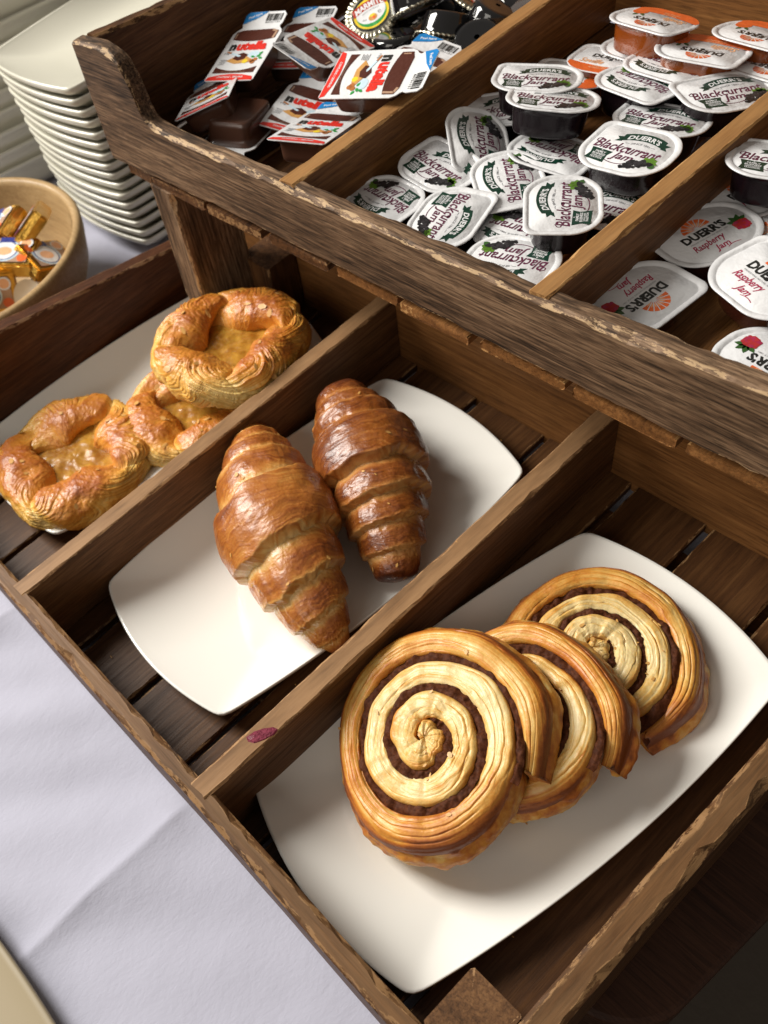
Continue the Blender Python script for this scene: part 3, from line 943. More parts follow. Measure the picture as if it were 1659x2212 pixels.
def danish(label, center, R, seed, lobes, tilt=(0, 0, 0), rise=.036, hole=.38, dark=0.0, fold=1.0, group='fruit danishes on the left plate'):
    """square of laminated dough with its corners folded over a fruit filling; lobes = angles of the folds"""
    root = empty('fruit_danish', mat=Matrix.Translation(Vector(center)) @ Matrix.Rotation(tilt[2], 4, 'Z') @ Matrix.Rotation(tilt[0], 4, 'X') @ Matrix.Rotation(tilt[1], 4, 'Y'))
    tag(root, label, 'pastry', group)
    nt_, nf = 640, 190
    th = np.linspace(0, 2 * PI, nt_, endpoint=False)
    fi = np.linspace(rad(-75), rad(215), nf)
    TH, FI = np.meshgrid(th, fi, indexing='ij')
    ct, st = np.cos(TH), np.sin(TH)
    low_ = fbm(ct * 1.6, st * 1.6, FI * .5, seed + 4, 3)
    mid = fbm(ct * 5, st * 5, FI * 2.2, seed + 3, 4, .55)
    # every lobe is a roll of dough: swollen in its middle, tucked under its neighbour at one end
    tw = TH + .34 * np.sin(FI) + .16 * vn(ct * 2, st * 2, FI * 1.2, seed)
    edges = np.array(sorted(lobes))
    saw = np.zeros_like(TH); tone = np.zeros_like(TH); open_ = np.zeros_like(TH); seam = np.zeros_like(TH); dn = np.zeros_like(TH)
    for i, e in enumerate(edges):
        nx = edges[(i + 1) % len(edges)] + (2 * PI if i == len(edges) - 1 else 0)
        per = nx - e
        t = np.mod(tw - e, 2 * PI) / per
        ins = (t >= 0) & (t < 1)
        s = sst(0, .13, t) * (1 - .55 * sst(.55, 1, t)) - .45 + .25 * np.sin(PI * t)
        size = .8 + .4 * ((i * 53 + seed * 29) % 10) / 10.0
        saw = np.where(ins, s * size, saw)
        tone = np.where(ins, ((i * 37 + seed * 11) % 10) / 10.0 - .5, tone)
        open_ = np.where(ins, np.sin(PI * t) ** .9, open_)
        dn = np.where(ins, np.minimum(t, 1 - t) * per, dn)
        seam = np.where(ins, np.exp(-t / .05) + np.exp(-(1 - t) / .06), seam)
    inner = sst(1.2, 2.4, FI)
    Rc = R * (1 + hole) / 2
    a0 = R * (1 - hole) / 2
    a = a0 * (1 + .08 * low_ + .13 * fold * saw * (1 - inner) + inner * (.85 * fold * (open_ - .62)))
    b = rise * .60 * (1 + .10 * low_ + .14 * fold * saw - .34 * fold * (1 - open_) * sst(.6, 1.4, FI))
    # laminated sheets: fine nested lines that sag round each lobe, only where the cut edge shows
    # nested U-shaped arcs hanging from each notch between two folds
    rho_ = np.sqrt((R * dn) ** 2 + (rise * .95 * np.clip(1.75 - FI, 0, 3)) ** 2)
    lamc = rho_ * 1150 + 2.2 * fbm(ct * 2.0, st * 2.0, FI * 1.0, seed + 6, 3)
    cut = sst(-.15, .35, fbm(ct * 1.3, st * 1.3, FI * .6, seed + 14, 2) + .4) * sst(1.75, 1.0, FI)
    lam = vn(lamc, FI * .7, 2.2, seed + 8)
    lam2 = vn(lamc * 2.1, FI * 1.0, 7.2, seed + 9)
    crackle = fbm(ct * 16, st * 16, FI * 7, seed + 16, 3, .6)
    d = .0014 * lam * (.05 + cut) + .0006 * lam2 * (.05 + cut) + .0007 * mid + .0003 * crackle - .0012 * seam * (FI > -.5)
    rr = Rc + (a + d) * np.cos(FI)
    zz = rise * .38 + (b + d) * np.sin(FI)
    sq = 1 + .022 * np.cos(4 * (TH - edges[0])) + .05 * low_
    rr = rr * sq
    zz = np.maximum(zz, .0008 + .001 * np.clip(FI - 3, 0, 1))
    Pn = np.stack([rr * ct, rr * st, zz], -1)
    top = np.sin(np.clip(FI, 0, PI))
    bake = .20 + .36 * top ** 1.3 + .14 * tone + .20 * (saw + .1) - .24 * cut + .24 * lam * (.2 + cut) + .14 * lam2 * (.2 + cut) + .09 * mid + .05 * crackle + dark
    bake = bake + .10 * sst(2.2, 3.0, FI) - .10 * seam
    me = mesh_np('crust', Pn, grid_faces(nt_, nf, True, False, flip=True), attrs={'bake': bake, 'lam': lamc * 1.2})
    link('crust', me, M['danish'], root)
    k, mrr = 170, 46
    ang = np.linspace(0, 2 * PI, k, endpoint=False)
    q = np.linspace(0, 1, mrr)
    AA, Q = np.meshgrid(ang, q, indexing='ij')
    rq = Q * R * (hole + .40)
    X, Y = rq * np.cos(AA), rq * np.sin(AA)
    Z = rise * .36 + .0020 * fbm(X * 48, Y * 48, 1.0, seed + 60, 2, .4) + .0006 * fbm(X * 170, Y * 170, 3, seed + 61, 3) + .002 * (1 - Q ** 2)
    link('filling', mesh_np('filling', np.stack([X, Y, Z], -1), grid_faces(k, mrr, True, False, flip=True)), M['custard'], root)
    sel = (FI > .2) & (FI < 2.3)
    Nn = normals(Pn)
    Ns = Nn[sel]
    if Ns[:, 2].mean() < 0: Ns = -Ns
    flakes(root, Pn[sel], Ns, 24, seed, .0012, .0042)
    return root


danish('star shaped fruit danish at the left edge of the photo', (-.3115, .1030, PZ + .003), .0670, 4, [0.25, 1.6, 3.2, 4.9], (0, 0, .5), .029, .40, fold=1.1)
danish('fruit danish underneath the round one on the left plate', (-.2720, .2060, PZ + .003), .0610, 9, [0.6, 2.1, 3.7, 5.3], (0, 0, .2), .029, .40)
danish('round fruit danish lying on top of another danish', (-.2700, .2530, -.0180), .0640, 6, [0.3, 1.9, 3.4, 4.9], (rad(-3), rad(3), 1.0), .031, .42, dark=.03, fold=1.0)

# jam smear and crumbs
bm = bmesh.new()
random.seed(3)
pts = [(-.0055, -.0095), (-.0020, -.0100), (.0018, -.0075), (.0040, -.0010), (.0050, .0060), (.0038, .0100), (.0005, .0085), (-.0028, .0030), (-.0052, -.0030)]
for zl, kk in ((0, 1.0), (.0006, .85), (.0011, .5)):
    for x, y in pts: bm.verts.new((x * kk * .95, y * kk * .95, zl + random.uniform(-.0001, .0002)))
bm.verts.ensure_lookup_table()
n = len(pts)
for r_ in range(2):
    for i in range(n): bm.faces.new([bm.verts[r_ * n + i], bm.verts[r_ * n + (i + 1) % n], bm.verts[(r_ + 1) * n + (i + 1) % n], bm.verts[(r_ + 1) * n + i]])
bm.faces.new([bm.verts[2 * n + i] for i in range(n)])
bmesh.ops.subdivide_edges(bm, edges=bm.edges, cuts=2, use_grid_fill=True, fractal=.25)
me = bpy.data.meshes.new('jam_smear'); bm.to_mesh(me); bm.free()
o = link('jam_smear', me, M['jamsmear']); o.location = (.0100, .0440, .0012); o.rotation_euler = (0, 0, -.1)
tag(o, 'dried pink jam smear on the top edge of the divider', 'jam smear')


def crumbs():
    r = np.random.RandomState(4)
    V, F = [], []
    spots = []
    for k in range(7): spots.append((r.uniform(-.204, -.193), r.normal(.13, .05), .0010))
    for k in range(2): spots.append((r.uniform(.003, .014), r.uniform(.02, .35), .0012))
    for k in range(16): spots.append((r.normal(-.095, .04), r.normal(.16, .06), PZ + .0009))
    for k in range(18): spots.append((r.normal(.11, .03), r.normal(.13, .06), PZ + .0009))
    for k in range(26): spots.append((r.uniform(-.16, .19), r.uniform(.01, .36), FZ + .0006))
    for x, y, z in spots:
        s = r.uniform(.0004, .0014)
        k = len(V)
        for t in range(5):
            a = 2 * PI * t / 5 + r.uniform(-.4, .4)
            V.append((x + s * math.cos(a), y + s * r.uniform(.25, .7) * math.sin(a), z))
        V.append((x + s * r.uniform(-.5, .5), y, z + s * r.uniform(.1, .4)))
        F += [[k + t, k + (t + 1) % 5, k + 5] for t in range(5)]
    o = link('crumbs', mesh_np('crumbs', V, F, False), M['flake'])
    tag(o, 'pale pastry crumbs scattered on the dividers and floor of the lower tray', 'crumbs', kind='stuff')


crumbs()


# ------------------------------------------------------------------ flat print on lids
class Print:
    """polygons and lettering collected into one mesh with one ink per material slot"""
    def __init__(self):
        self.V, self.F, self.mi, self.inks = [], [], [], []

    def slot(self, ink_):
        if ink_ not in self.inks: self.inks.append(ink_)
        return self.inks.index(ink_)

    def poly(self, pts, ink_, z=0.0):
        a = sum(pts[i][0] * pts[(i + 1) % len(pts)][1] - pts[(i + 1) % len(pts)][0] * pts[i][1] for i in range(len(pts)))
        if a < 0: pts = pts[::-1]
        k = len(self.V)
        self.V += [(x, y, z) for x, y in pts]
        self.F.append(list(range(k, k + len(pts))))
        self.mi.append(self.slot(ink_))

    def disc(self, x, y, r, ink_, z=0.0, n=9, ry=None, rot=0.0):
        ry = ry or r
        c, s = math.cos(rot), math.sin(rot)
        self.poly([(x + r * math.cos(2 * PI * i / n) * c - ry * math.sin(2 * PI * i / n) * s, y + r * math.cos(2 * PI * i / n) * s + ry * math.sin(2 * PI * i / n) * c) for i in range(n)], ink_, z)

    def leaf(self, x, y, l, w_, a, ink_, z=0.0):
        pts = [(0, 0), (.25, .42), (.5, .5), (.78, .28), (1, 0), (.78, -.28), (.5, -.5), (.25, -.42)]
        c, s = math.cos(a), math.sin(a)
        self.poly([(x + u * l * c - v * w_ * s, y + u * l * s + v * w_ * c) for u, v in pts], ink_, z)

    def line(self, pts, w_, ink_, z=0.0):
        for (x0, y0), (x1, y1) in zip(pts[:-1], pts[1:]):
            d = math.hypot(x1 - x0, y1 - y0)
            nx, ny = -(y1 - y0) / d * w_ / 2, (x1 - x0) / d * w_ / 2
            self.poly([(x0 + nx, y0 + ny), (x0 - nx, y0 - ny), (x1 - nx, y1 - ny), (x1 + nx, y1 + ny)], ink_, z)

    def text(self, s, x, y, width, height, ink_, z=0.0, bold=0.0, shear=0.0, rot=0.0, arc=0.0, slope=0.0, space=1.0):
        """lettering centred on x, y, fitted to width and height"""
        cu = bpy.data.curves.new('lettering', 'FONT')
        cu.body = s
        cu.size = 1
        cu.offset = bold
        cu.shear = shear
        cu.resolution_u = 2
        cu.space_character = space
        o = bpy.data.objects.new('lettering', cu)
        COL.objects.link(o)
        dg = bpy.context.evaluated_depsgraph_get()
        me = o.evaluated_get(dg).to_mesh()
        co = np.array([v.co[:] for v in me.vertices])
        fs = [list(p.vertices) for p in me.polygons]
        nz = [p.normal.z for p in me.polygons]
        o.evaluated_get(dg).to_mesh_clear()
        bpy.data.objects.remove(o)
        bpy.data.curves.remove(cu)
        x0, x1, y0, y1 = co[:, 0].min(), co[:, 0].max(), co[:, 1].min(), co[:, 1].max()
        u = (co[:, 0] - (x0 + x1) / 2) / (x1 - x0) * width
        v = (co[:, 1] - (y0 + y1) / 2) / (y1 - y0) * height
        v = v + arc * (1 - (2 * u / width) ** 2) + slope * u
        c, s_ = math.cos(rot), math.sin(rot)
        k = len(self.V)
        self.V += [(x + a * c - b * s_, y + a * s_ + b * c, z) for a, b in zip(u, v)]
        for f, n_ in zip(fs, nz):
            f = [k + i for i in f]
            self.F.append(f if n_ > 0 else f[::-1])
            self.mi.append(self.slot(ink_))

    def build(self, name):
        me = mesh_np(name, np.array(self.V), self.F, smooth=False)
        for i in self.inks: me.materials.append(K[i])
        me.polygons.foreach_set('material_index', np.array(self.mi, dtype=np.int32))
        return me


MM = .001
PL, PW = 57 * MM, 43.5 * MM     # jam pod lid


def pod_outline(n=72, sx=1.0):
    """oval lid with a blunt tab at the corner left of the lettering"""
    a, b = PL / 2, PW / 2
    pts = []
    cs = [(1, 1, .019), (-1, 1, .0062), (-1, -1, .0195), (1, -1, .019)]
    for k, (sx_, sy_, r) in enumerate(cs):
        for t in np.linspace(0, PI / 2, n // 4):
            ang = k * PI / 2 + t
            pts.append((sx_ * (a - r) + r * math.cos(ang), sy_ * (b - r) + r * math.sin(ang)))
    out = []
    for x, y in pts:
        # sides bow gently
        out.append((x * (1 + .02 * (1 - (y / b) ** 2)), y * (1 + .03 * (1 - (x / a) ** 2))))
    return np.array(out)


PO = pod_outline()


def loft(name, rings, mat, close_top=True, close_bot=True, smooth=True):
    V = np.array(rings)
    n, m = V.shape[:2]
    F = grid_faces(n, m, False, True, flip=True).tolist()
    if close_top: F.append(list(range(m)))
    if close_bot: F.append(list(range((n - 1) * m, n * m))[::-1])
    me = mesh_np(name, V, F, smooth)
    me.materials.append(mat)
    return me


def ring(O, k, z, grow=0.0):
    return np.concatenate([O * k + O / (np.linalg.norm(O, axis=1, keepdims=True) + 1e-9) * grow, np.full((len(O), 1), z)], 1)


lid_mesh = loft('lid', [ring(PO, .05, .0001), ring(PO, .82, .0001), ring(PO, .845, -.0005), ring(PO, .875, -.0005), ring(PO, .895, .0002), ring(PO, .985, .0001), ring(PO, 1, -.0002), ring(PO, .998, -.0007), ring(PO, .90, -.0008)], M['lid'])
OV = PO.copy()
# the tub is a plain oval, without the tab
OV = np.array([(PL / 2 * .86 * np.sign(math.cos(t)) * abs(math.cos(t)) ** .72, PW / 2 * .84 * np.sign(math.sin(t)) * abs(math.sin(t)) ** .72) for t in np.linspace(0, 2 * PI, 64, endpoint=False)])
TUB = {}
for kind, mk in (('black', 'dark_tub'), ('orange', 'orange_tub'), ('rasp', 'red_tub')):
    TUB[kind] = loft('tub', [ring(OV, 1.045, -.0009), ring(OV, 1.05, -.0014), ring(OV, 1.0, -.0018), ring(OV, .965, -.0060), ring(OV, .93, -.0125), ring(OV, .90, -.0178), ring(OV, .87, -.0192), ring(OV, .81, -.0198), ring(OV, .78, -.0198), ring(OV, .004, -.0198)], M[mk])


def arc_pts(x0, x1, yc, sag, n=12):
    return [(x0 + (x1 - x0) * i / n, yc + sag * (1 - (2 * i / n - 1) ** 2)) for i in range(n + 1)]


def print_black():
    p = Print()
    m = MM
    # curved green ribbon with swallow tails
    a = arc_pts(-9.5 * m, 17.5 * m, 11.8 * m, 3.2 * m)
    b = arc_pts(-9.5 * m, 17.5 * m, 5.4 * m, 3.2 * m)
    for i in range(12): p.poly([a[i], a[i + 1], b[i + 1], b[i]], 'green')
    p.poly([(-9.5 * m, 9.6 * m), (-13.2 * m, 9.0 * m), (-10.9 * m, 6.9 * m), (-13.0 * m, 4.4 * m), (-8.4 * m, 5.2 * m)], 'green')
    p.poly([(17.5 * m, 9.6 * m), (21.2 * m, 9.0 * m), (18.9 * m, 6.9 * m), (21.0 * m, 4.4 * m), (16.4 * m, 5.2 * m)], 'green')
    p.text("DUERR'S", 4 * m, 9.3 * m, 20.5 * m, 4.0 * m, 'white', .00008, bold=.03, arc=2.2 * m, space=1.05)
    p.text("SINCE 1881", 4.2 * m, 4.6 * m, 12 * m, 1.5 * m, 'grey', 0, bold=.02, arc=1.0 * m)
    p.line(arc_pts(-5.4 * m, -2.6 * m, 4.3 * m, .2 * m, 3), .35 * m, 'grey')
    p.line(arc_pts(11.0 * m, 13.8 * m, 4.3 * m, .2 * m, 3), .35 * m, 'grey')
    p.text("Blackcurrant", -.5 * m, -.6 * m, 43 * m, 8.0 * m, 'plum', 0, bold=.018, shear=.28, slope=-.04)
    p.text("Jam", .5 * m, -8.6 * m, 14 * m, 7.8 * m, 'plum', 0, bold=.02, shear=.28)
    p.line(arc_pts(-8 * m, 5.5 * m, -13.2 * m, -1.4 * m, 8), .55 * m, 'plum')
    p.line([(-20 * m, 4.6 * m), (-22.5 * m, 3.2 * m), (-22.4 * m, 1.4 * m), (-20.4 * m, 1.0 * m)], .6 * m, 'plum')
    # family business badge
    p.poly([(-21.0 * m, -4.4 * m), (-6.8 * m, -5.6 * m), (-8.4 * m, -9.5 * m), (-7.2 * m, -16.2 * m), (-20.4 * m, -14.6 * m), (-19.4 * m, -9.5 * m)], 'green')
    for s, y, w_, h in (("A", -5.9, 1.2, 1.1), ("FAMILY", -7.7, 7.0, 1.7), ("BUSINESS", -9.8, 8.6, 1.7), ("UPHOLDING", -11.6, 7.6, 1.1), ("TRADITION", -13.1, 8.2, 1.3)):
        p.text(s, -13.6 * m, y * m, w_ * m, h * m, 'white', .00008, bold=.02, slope=-.08)
    # berries with leaves
    r = random.Random(2)
    for ang, l in ((2.3, 6.2), (1.5, 6.0), (.8, 5.6), (.1, 5.6)): p.leaf(17.5 * m, -8.6 * m, l * m, 4.6 * m, ang, 'leaf', .00003)
    p.leaf(18.5 * m, -9.2 * m, 5.2 * m, 4.2 * m, -.5, 'leafd', .00004)
    for k in range(64):
        t = r.random()
        x = (6.2 + 13.0 * t + r.uniform(-1, 1)) * m
        y = (-13.0 + 4.0 * t + r.uniform(-3.4, 3.4) * (.45 + .7 * math.sin(PI * min(1, t + .15)))) * m
        p.disc(x, y, r.uniform(.95, 1.4) * m, 'berry' if r.random() < .72 else 'berry2', .00006 + .000004 * k, 8)
    for x, y in ((4.2, -15.6), (6.0, -15.9), (5.0, -16.5)): p.disc(x * m, y * m, 1.15 * m, 'berry', .00006, 8)
    return p.build('lid_print')


def citrus(p, cx_, cy_, r, col='orange'):
    """half slice of citrus, drawn as a fan of segments"""
    n = 8
    for i in range(n):
        a0 = PI * (i + .09) / n
        a1 = PI * (i + .91) / n
        p.poly([(cx_ + r * .16 * math.cos((a0 + a1) / 2), cy_ + r * .16 * math.sin((a0 + a1) / 2))] + [(cx_ + r * math.cos(a0 + (a1 - a0) * t / 4), cy_ + r * math.sin(a0 + (a1 - a0) * t / 4)) for t in range(5)], col)
        am = (a0 + a1) / 2
        p.leaf(cx_ + r * .30 * math.cos(am), cy_ + r * .30 * math.sin(am), r * .42, r * .10, am, 'peach', .00004)


def print_rasp():
    p = Print()
    m = MM
    citrus(p, -1.5 * m, 6.4 * m, 8.6 * m)
    p.text("DUERR'S", -1.0 * m, 2.2 * m, 27 * m, 6.4 * m, 'black', 0, bold=.045)
    p.text("PRESERVING NATURE SINCE 1881", -1 * m, -2.6 * m, 24 * m, 1.0 * m, 'grey', 0)
    p.text("Raspberry", -4.5 * m, -7.0 * m, 20 * m, 6.4 * m, 'crimson', 0, bold=.02, shear=.3, slope=.04)
    p.text("Jam", -1.0 * m, -13.0 * m, 9.5 * m, 5.8 * m, 'crimson', 0, bold=.02, shear=.3)
    p.line(arc_pts(.5 * m, 8.5 * m, -15.6 * m, 1.0 * m, 6), .45 * m, 'crimson')
    r = random.Random(5)
    for a in (1.1, 1.9, 2.7, .4): p.leaf(17.6 * m, -3.2 * m, 6.4 * m, 3.4 * m, a, 'leafd', .00003)
    p.poly([(13.2 * m, -4 * m), (15 * m, -2.2 * m), (19.5 * m, -2.0 * m), (22.0 * m, -4.0 * m), (22.0 * m, -7.4 * m), (19 * m, -10.4 * m), (15.6 * m, -9.8 * m), (13.2 * m, -7.4 * m)], 'rasp', .00005)
    for k in range(22): p.disc((17.6 + r.uniform(-3.6, 3.6)) * m, (-6.0 + r.uniform(-3.2, 3.0)) * m, 1.1 * m, 'rasp' if k % 2 else 'crimson', .00006 + k * .000004, 7)
    return p.build('lid_print')


def print_orange():
    p = Print()
    m = MM
    citrus(p, -1 * m, 8.0 * m, 8.0 * m)
    p.text("DUERR'S", -1 * m, 4.0 * m, 27 * m, 6.0 * m, 'black', 0, bold=.045)
    p.text("PRESERVING NATURE SINCE 1881", -1 * m, -.4 * m, 23 * m, 1.0 * m, 'grey', 0)
    # orange band along the lower edge
    low = [(x, y) for x, y in PO * .985 if y < -PW * .20 and x > -PL * .46 and x < PL * .42]
    low = sorted(low)
    topc = arc_pts(low[0][0], low[-1][0], -PW * .20, -3.0 * m, 14)
    p.poly(low + topc[::-1], 'orange', .00002)
    p.text("Seville", -11 * m, -5.6 * m, 17 * m, 6.6 * m, 'peach', .00009, bold=.02, shear=.3)
    p.text("ORANGE", -2 * m, -12.6 * m, 10 * m, 2.0 * m, 'peach', .00009, bold=.02)
    p.text("MARMALADE", -2 * m, -15.4 * m, 13 * m, 1.8 * m, 'peach', .00009, bold=.02)
    p.disc(17.5 * m, -7.5 * m, 5.2 * m, 'orange', .00006, 18)
    p.leaf(14.0 * m, -4.4 * m, 5.2 * m, 2.6 * m, 2.4, 'leafd', .00010)
    p.leaf(16.0 * m, -2.8 * m, 5.0 * m, 2.4 * m, 1.4, 'leafd', .00010)
    return p.build('lid_print')


PRINT = dict(black=print_black(), rasp=print_rasp(), orange=print_orange())
PODS = [
    ('black', -.1550, .3331, .1245, 174, 3, -3, 'blackcurrant jam pod at the front left corner of the middle bay, lettering upside down'),
    ('black', -.1434, .3749, .1285, -6, 2, 3, 'blackcurrant jam pod against the left divider with its lettering upright, second from the front'),
    ('black', -.1027, .3376, .1275, -76, 3, 2, 'blackcurrant jam pod behind the front rail with its pale tab pointing right'),
    ('black', -.0969, .3870, .1270, 141, 2, 4, 'blackcurrant jam pod left of centre with lettering running upwards, under the pod with the tab'),
    ('black', -.1386, .4078, .1300, 143, -8, 27, 'smallest looking blackcurrant jam pod tilted on end beside the left divider'),
    ('black', -.0458, .3273, .1250, -167, 3, -3, 'blackcurrant jam pod half hidden by the front rail, berries at its top left'),
    ('black', -.0627, .3559, .1215, -170, -2, 0, 'blackcurrant jam pod with a scuffed lid under the raised upright pod'),
    ('black', -.0393, .3648, .1430, 128, -3, 3, 'raised blackcurrant jam pod near the right divider with its lettering running straight up'),
    ('black', -.0360, .4022, .1205, 11, 0, 0, 'shaded blackcurrant jam pod wedged against the right divider behind the raised one'),
    ('black', -.0380, .4235, .1450, 2, 4, -3, 'blackcurrant jam pod on top of the heap with the largest upright lettering, its tub showing'),
    ('black', -.0926, .4251, .1260, -174, -6, 3, 'blackcurrant jam pod upside down at the centre, half under its neighbours'),
    ('black', -.0472, .4703, .1370, 10, -9, 0, 'blackcurrant jam pod beside the right divider behind the largest lettered one'),
    ('black', -.1045, .4384, .1520, 28, -13, 0, 'blackcurrant jam pod with a deep dark tub facing the front, lid seen almost edge on'),
    ('black', -.1309, .4562, .1500, 28, -8, 0, 'blackcurrant jam pod just behind the edge on one, close to the left divider'),
    ('black', -.0803, .4950, .1400, 171, -7, 0, 'blackcurrant jam pod upside down in the second row from the marmalades'),
    ('black', -.0768, .5200, .1390, 175, -9, 0, 'blackcurrant jam pod directly in front of the frontmost marmalade pod'),
    ('black', -.0272, .5038, .1420, 60, -6, 4, 'blackcurrant jam pod at the rear right overlapping the right divider'),
    ('black', -.1566, .4529, .1240, 41, 0, 0, 'blackcurrant jam pod almost hidden behind the edge on one at the left divider'),
    ('orange', -.1052, .5423, .1520, 172, -13, 0, 'orange marmalade pod at the back left, raised with its amber tub showing'),
    ('orange', -.0440, .5650, .1440, 173, -12, 0, 'orange marmalade pod at the back right against the rear wall'),
    ('orange', -.0627, .5329, .1460, -173, -9, 0, 'frontmost orange marmalade pod with the clearest lettering'),
    ('orange', -.1224, .5241, .1300, 9, -8, 0, 'orange marmalade pod lying in shade by the left divider with lettering upright'),
    ('orange', -.1400, .5050, .1260, 15, -8, 0, 'orange marmalade pod lowest in the heap beside the left divider'),
    ('orange', -.1150, .5502, .1270, 174, -8, 0, 'orange marmalade pod flat under the raised amber one'),
    ('orange', -.0230, .5482, .1370, 173, -9, 0, 'orange marmalade pod cut off by the right divider at the photo edge'),
    ('rasp', .0300, .4025, .1255, 74, 3, 0, 'raspberry jam pod beside the divider in the right bay with lettering running upwards'),
    ('rasp', .0320, .3405, .1255, -97, 3, 2, 'raspberry jam pod at the front corner of the right bay with its tab pointing right'),
    ('rasp', .0801, .3726, .1360, -20, 6, -2, 'raspberry jam pod showing a deep red tub, cut by the right photo edge'),
    ('rasp', .1114, .3321, .1255, 173, 0, 0, 'raspberry jam pod upside down just behind the front rail at the right photo edge'),
    ('rasp', .0270, .4500, .1250, 78, 0, 0, 'raspberry jam pod in deep shade at the rear of the right bay'),
    ('black', .0420, .4451, .1500, 19, -8, 0, 'single blackcurrant jam pod among the raspberry pods'),
    ('rasp', .0620, .4230, .1240, 74, 0, 0, 'raspberry jam pod peeping out below the single blackcurrant pod'),
]
NAMEOF = dict(black='blackcurrant_jam_pod', orange='marmalade_pod', rasp='raspberry_jam_pod')
for kind, x, y, z, yaw, pitch, roll, lab in PODS:
    mat = Matrix.Translation((x, y, z)) @ Matrix.Rotation(rad(yaw), 4, 'Z')
    # pitch and roll tilt the lid in tray directions (about X, about Y)
    mat = Matrix.Translation((x, y, z)) @ Matrix.Rotation(rad(pitch), 4, 'X') @ Matrix.Rotation(rad(roll), 4, 'Y') @ Matrix.Rotation(rad(yaw), 4, 'Z')
    t = empty(NAMEOF[kind], mat=mat)
    tag(t, lab, 'jam pod', 'jam and marmalade pods in the upper tray')
    link('tub', TUB[kind], None, t)
    l = link('lid', lid_mesh, None, t)
    q = link('lid_print', PRINT[kind], None, l)
    q.location = (0, 0, .00022)

# ------------------------------------------------------------------ chocolate spread packs
NW, NH, NT = 45 * MM, 60 * MM, 17 * MM


def spread_outline():
    m = MM
    pts = [(-22.5, -28.5), (-21.0, -30), (21.0, -30), (22.5, -28.5), (22.5, 24), (20.5, 28), (18.0, 30.2), (17.2, 32), (18.5, 34.5), (18.8, 43), (16, 46), (-16, 46), (-18.8, 43), (-18.5, 34.5), (-17.2, 32), (-18.0, 30.2), (-20.5, 28), (-22.5, 24)]
    return [(x * m, y * m) for x, y in pts]


def spread_lid():
    """foil lid subdivided so the tab can curl"""
    O = spread_outline()
    bm = bmesh.new()
    f = bm.faces.new([bm.verts.new((x, y, 0)) for x, y in O])
    for yc in (-20, -10, 0, 10, 20, 26, 30, 33, 36, 39, 42):
        bmesh.ops.bisect_plane(bm, geom=bm.verts[:] + bm.edges[:] + bm.faces[:], plane_co=(0, yc * MM, 0), plane_no=(0, 1, 0))
    for xc in (-18, -9, 0, 9, 18):
        bmesh.ops.bisect_plane(bm, geom=bm.verts[:] + bm.edges[:] + bm.faces[:], plane_co=(xc * MM, 0, 0), plane_no=(1, 0, 0))
    r = bmesh.ops.extrude_face_region(bm, geom=bm.faces[:])
    for v in r['geom']:
        if isinstance(v, bmesh.types.BMVert): v.co.z = -.0006
    bmesh.ops.recalc_face_normals(bm, faces=bm.faces)
    for v in bm.verts: v.co.z += curl(v.co.x, v.co.y)
    me = bpy.data.meshes.new('lid'); bm.to_mesh(me); bm.free()
    me.materials.append(M['lid'])
    return me


def curl(x, y):
    t = max(0, y - 30 * MM)
    return t * .10 + t * t * 4.0 * (1 if x < .004 else .6)


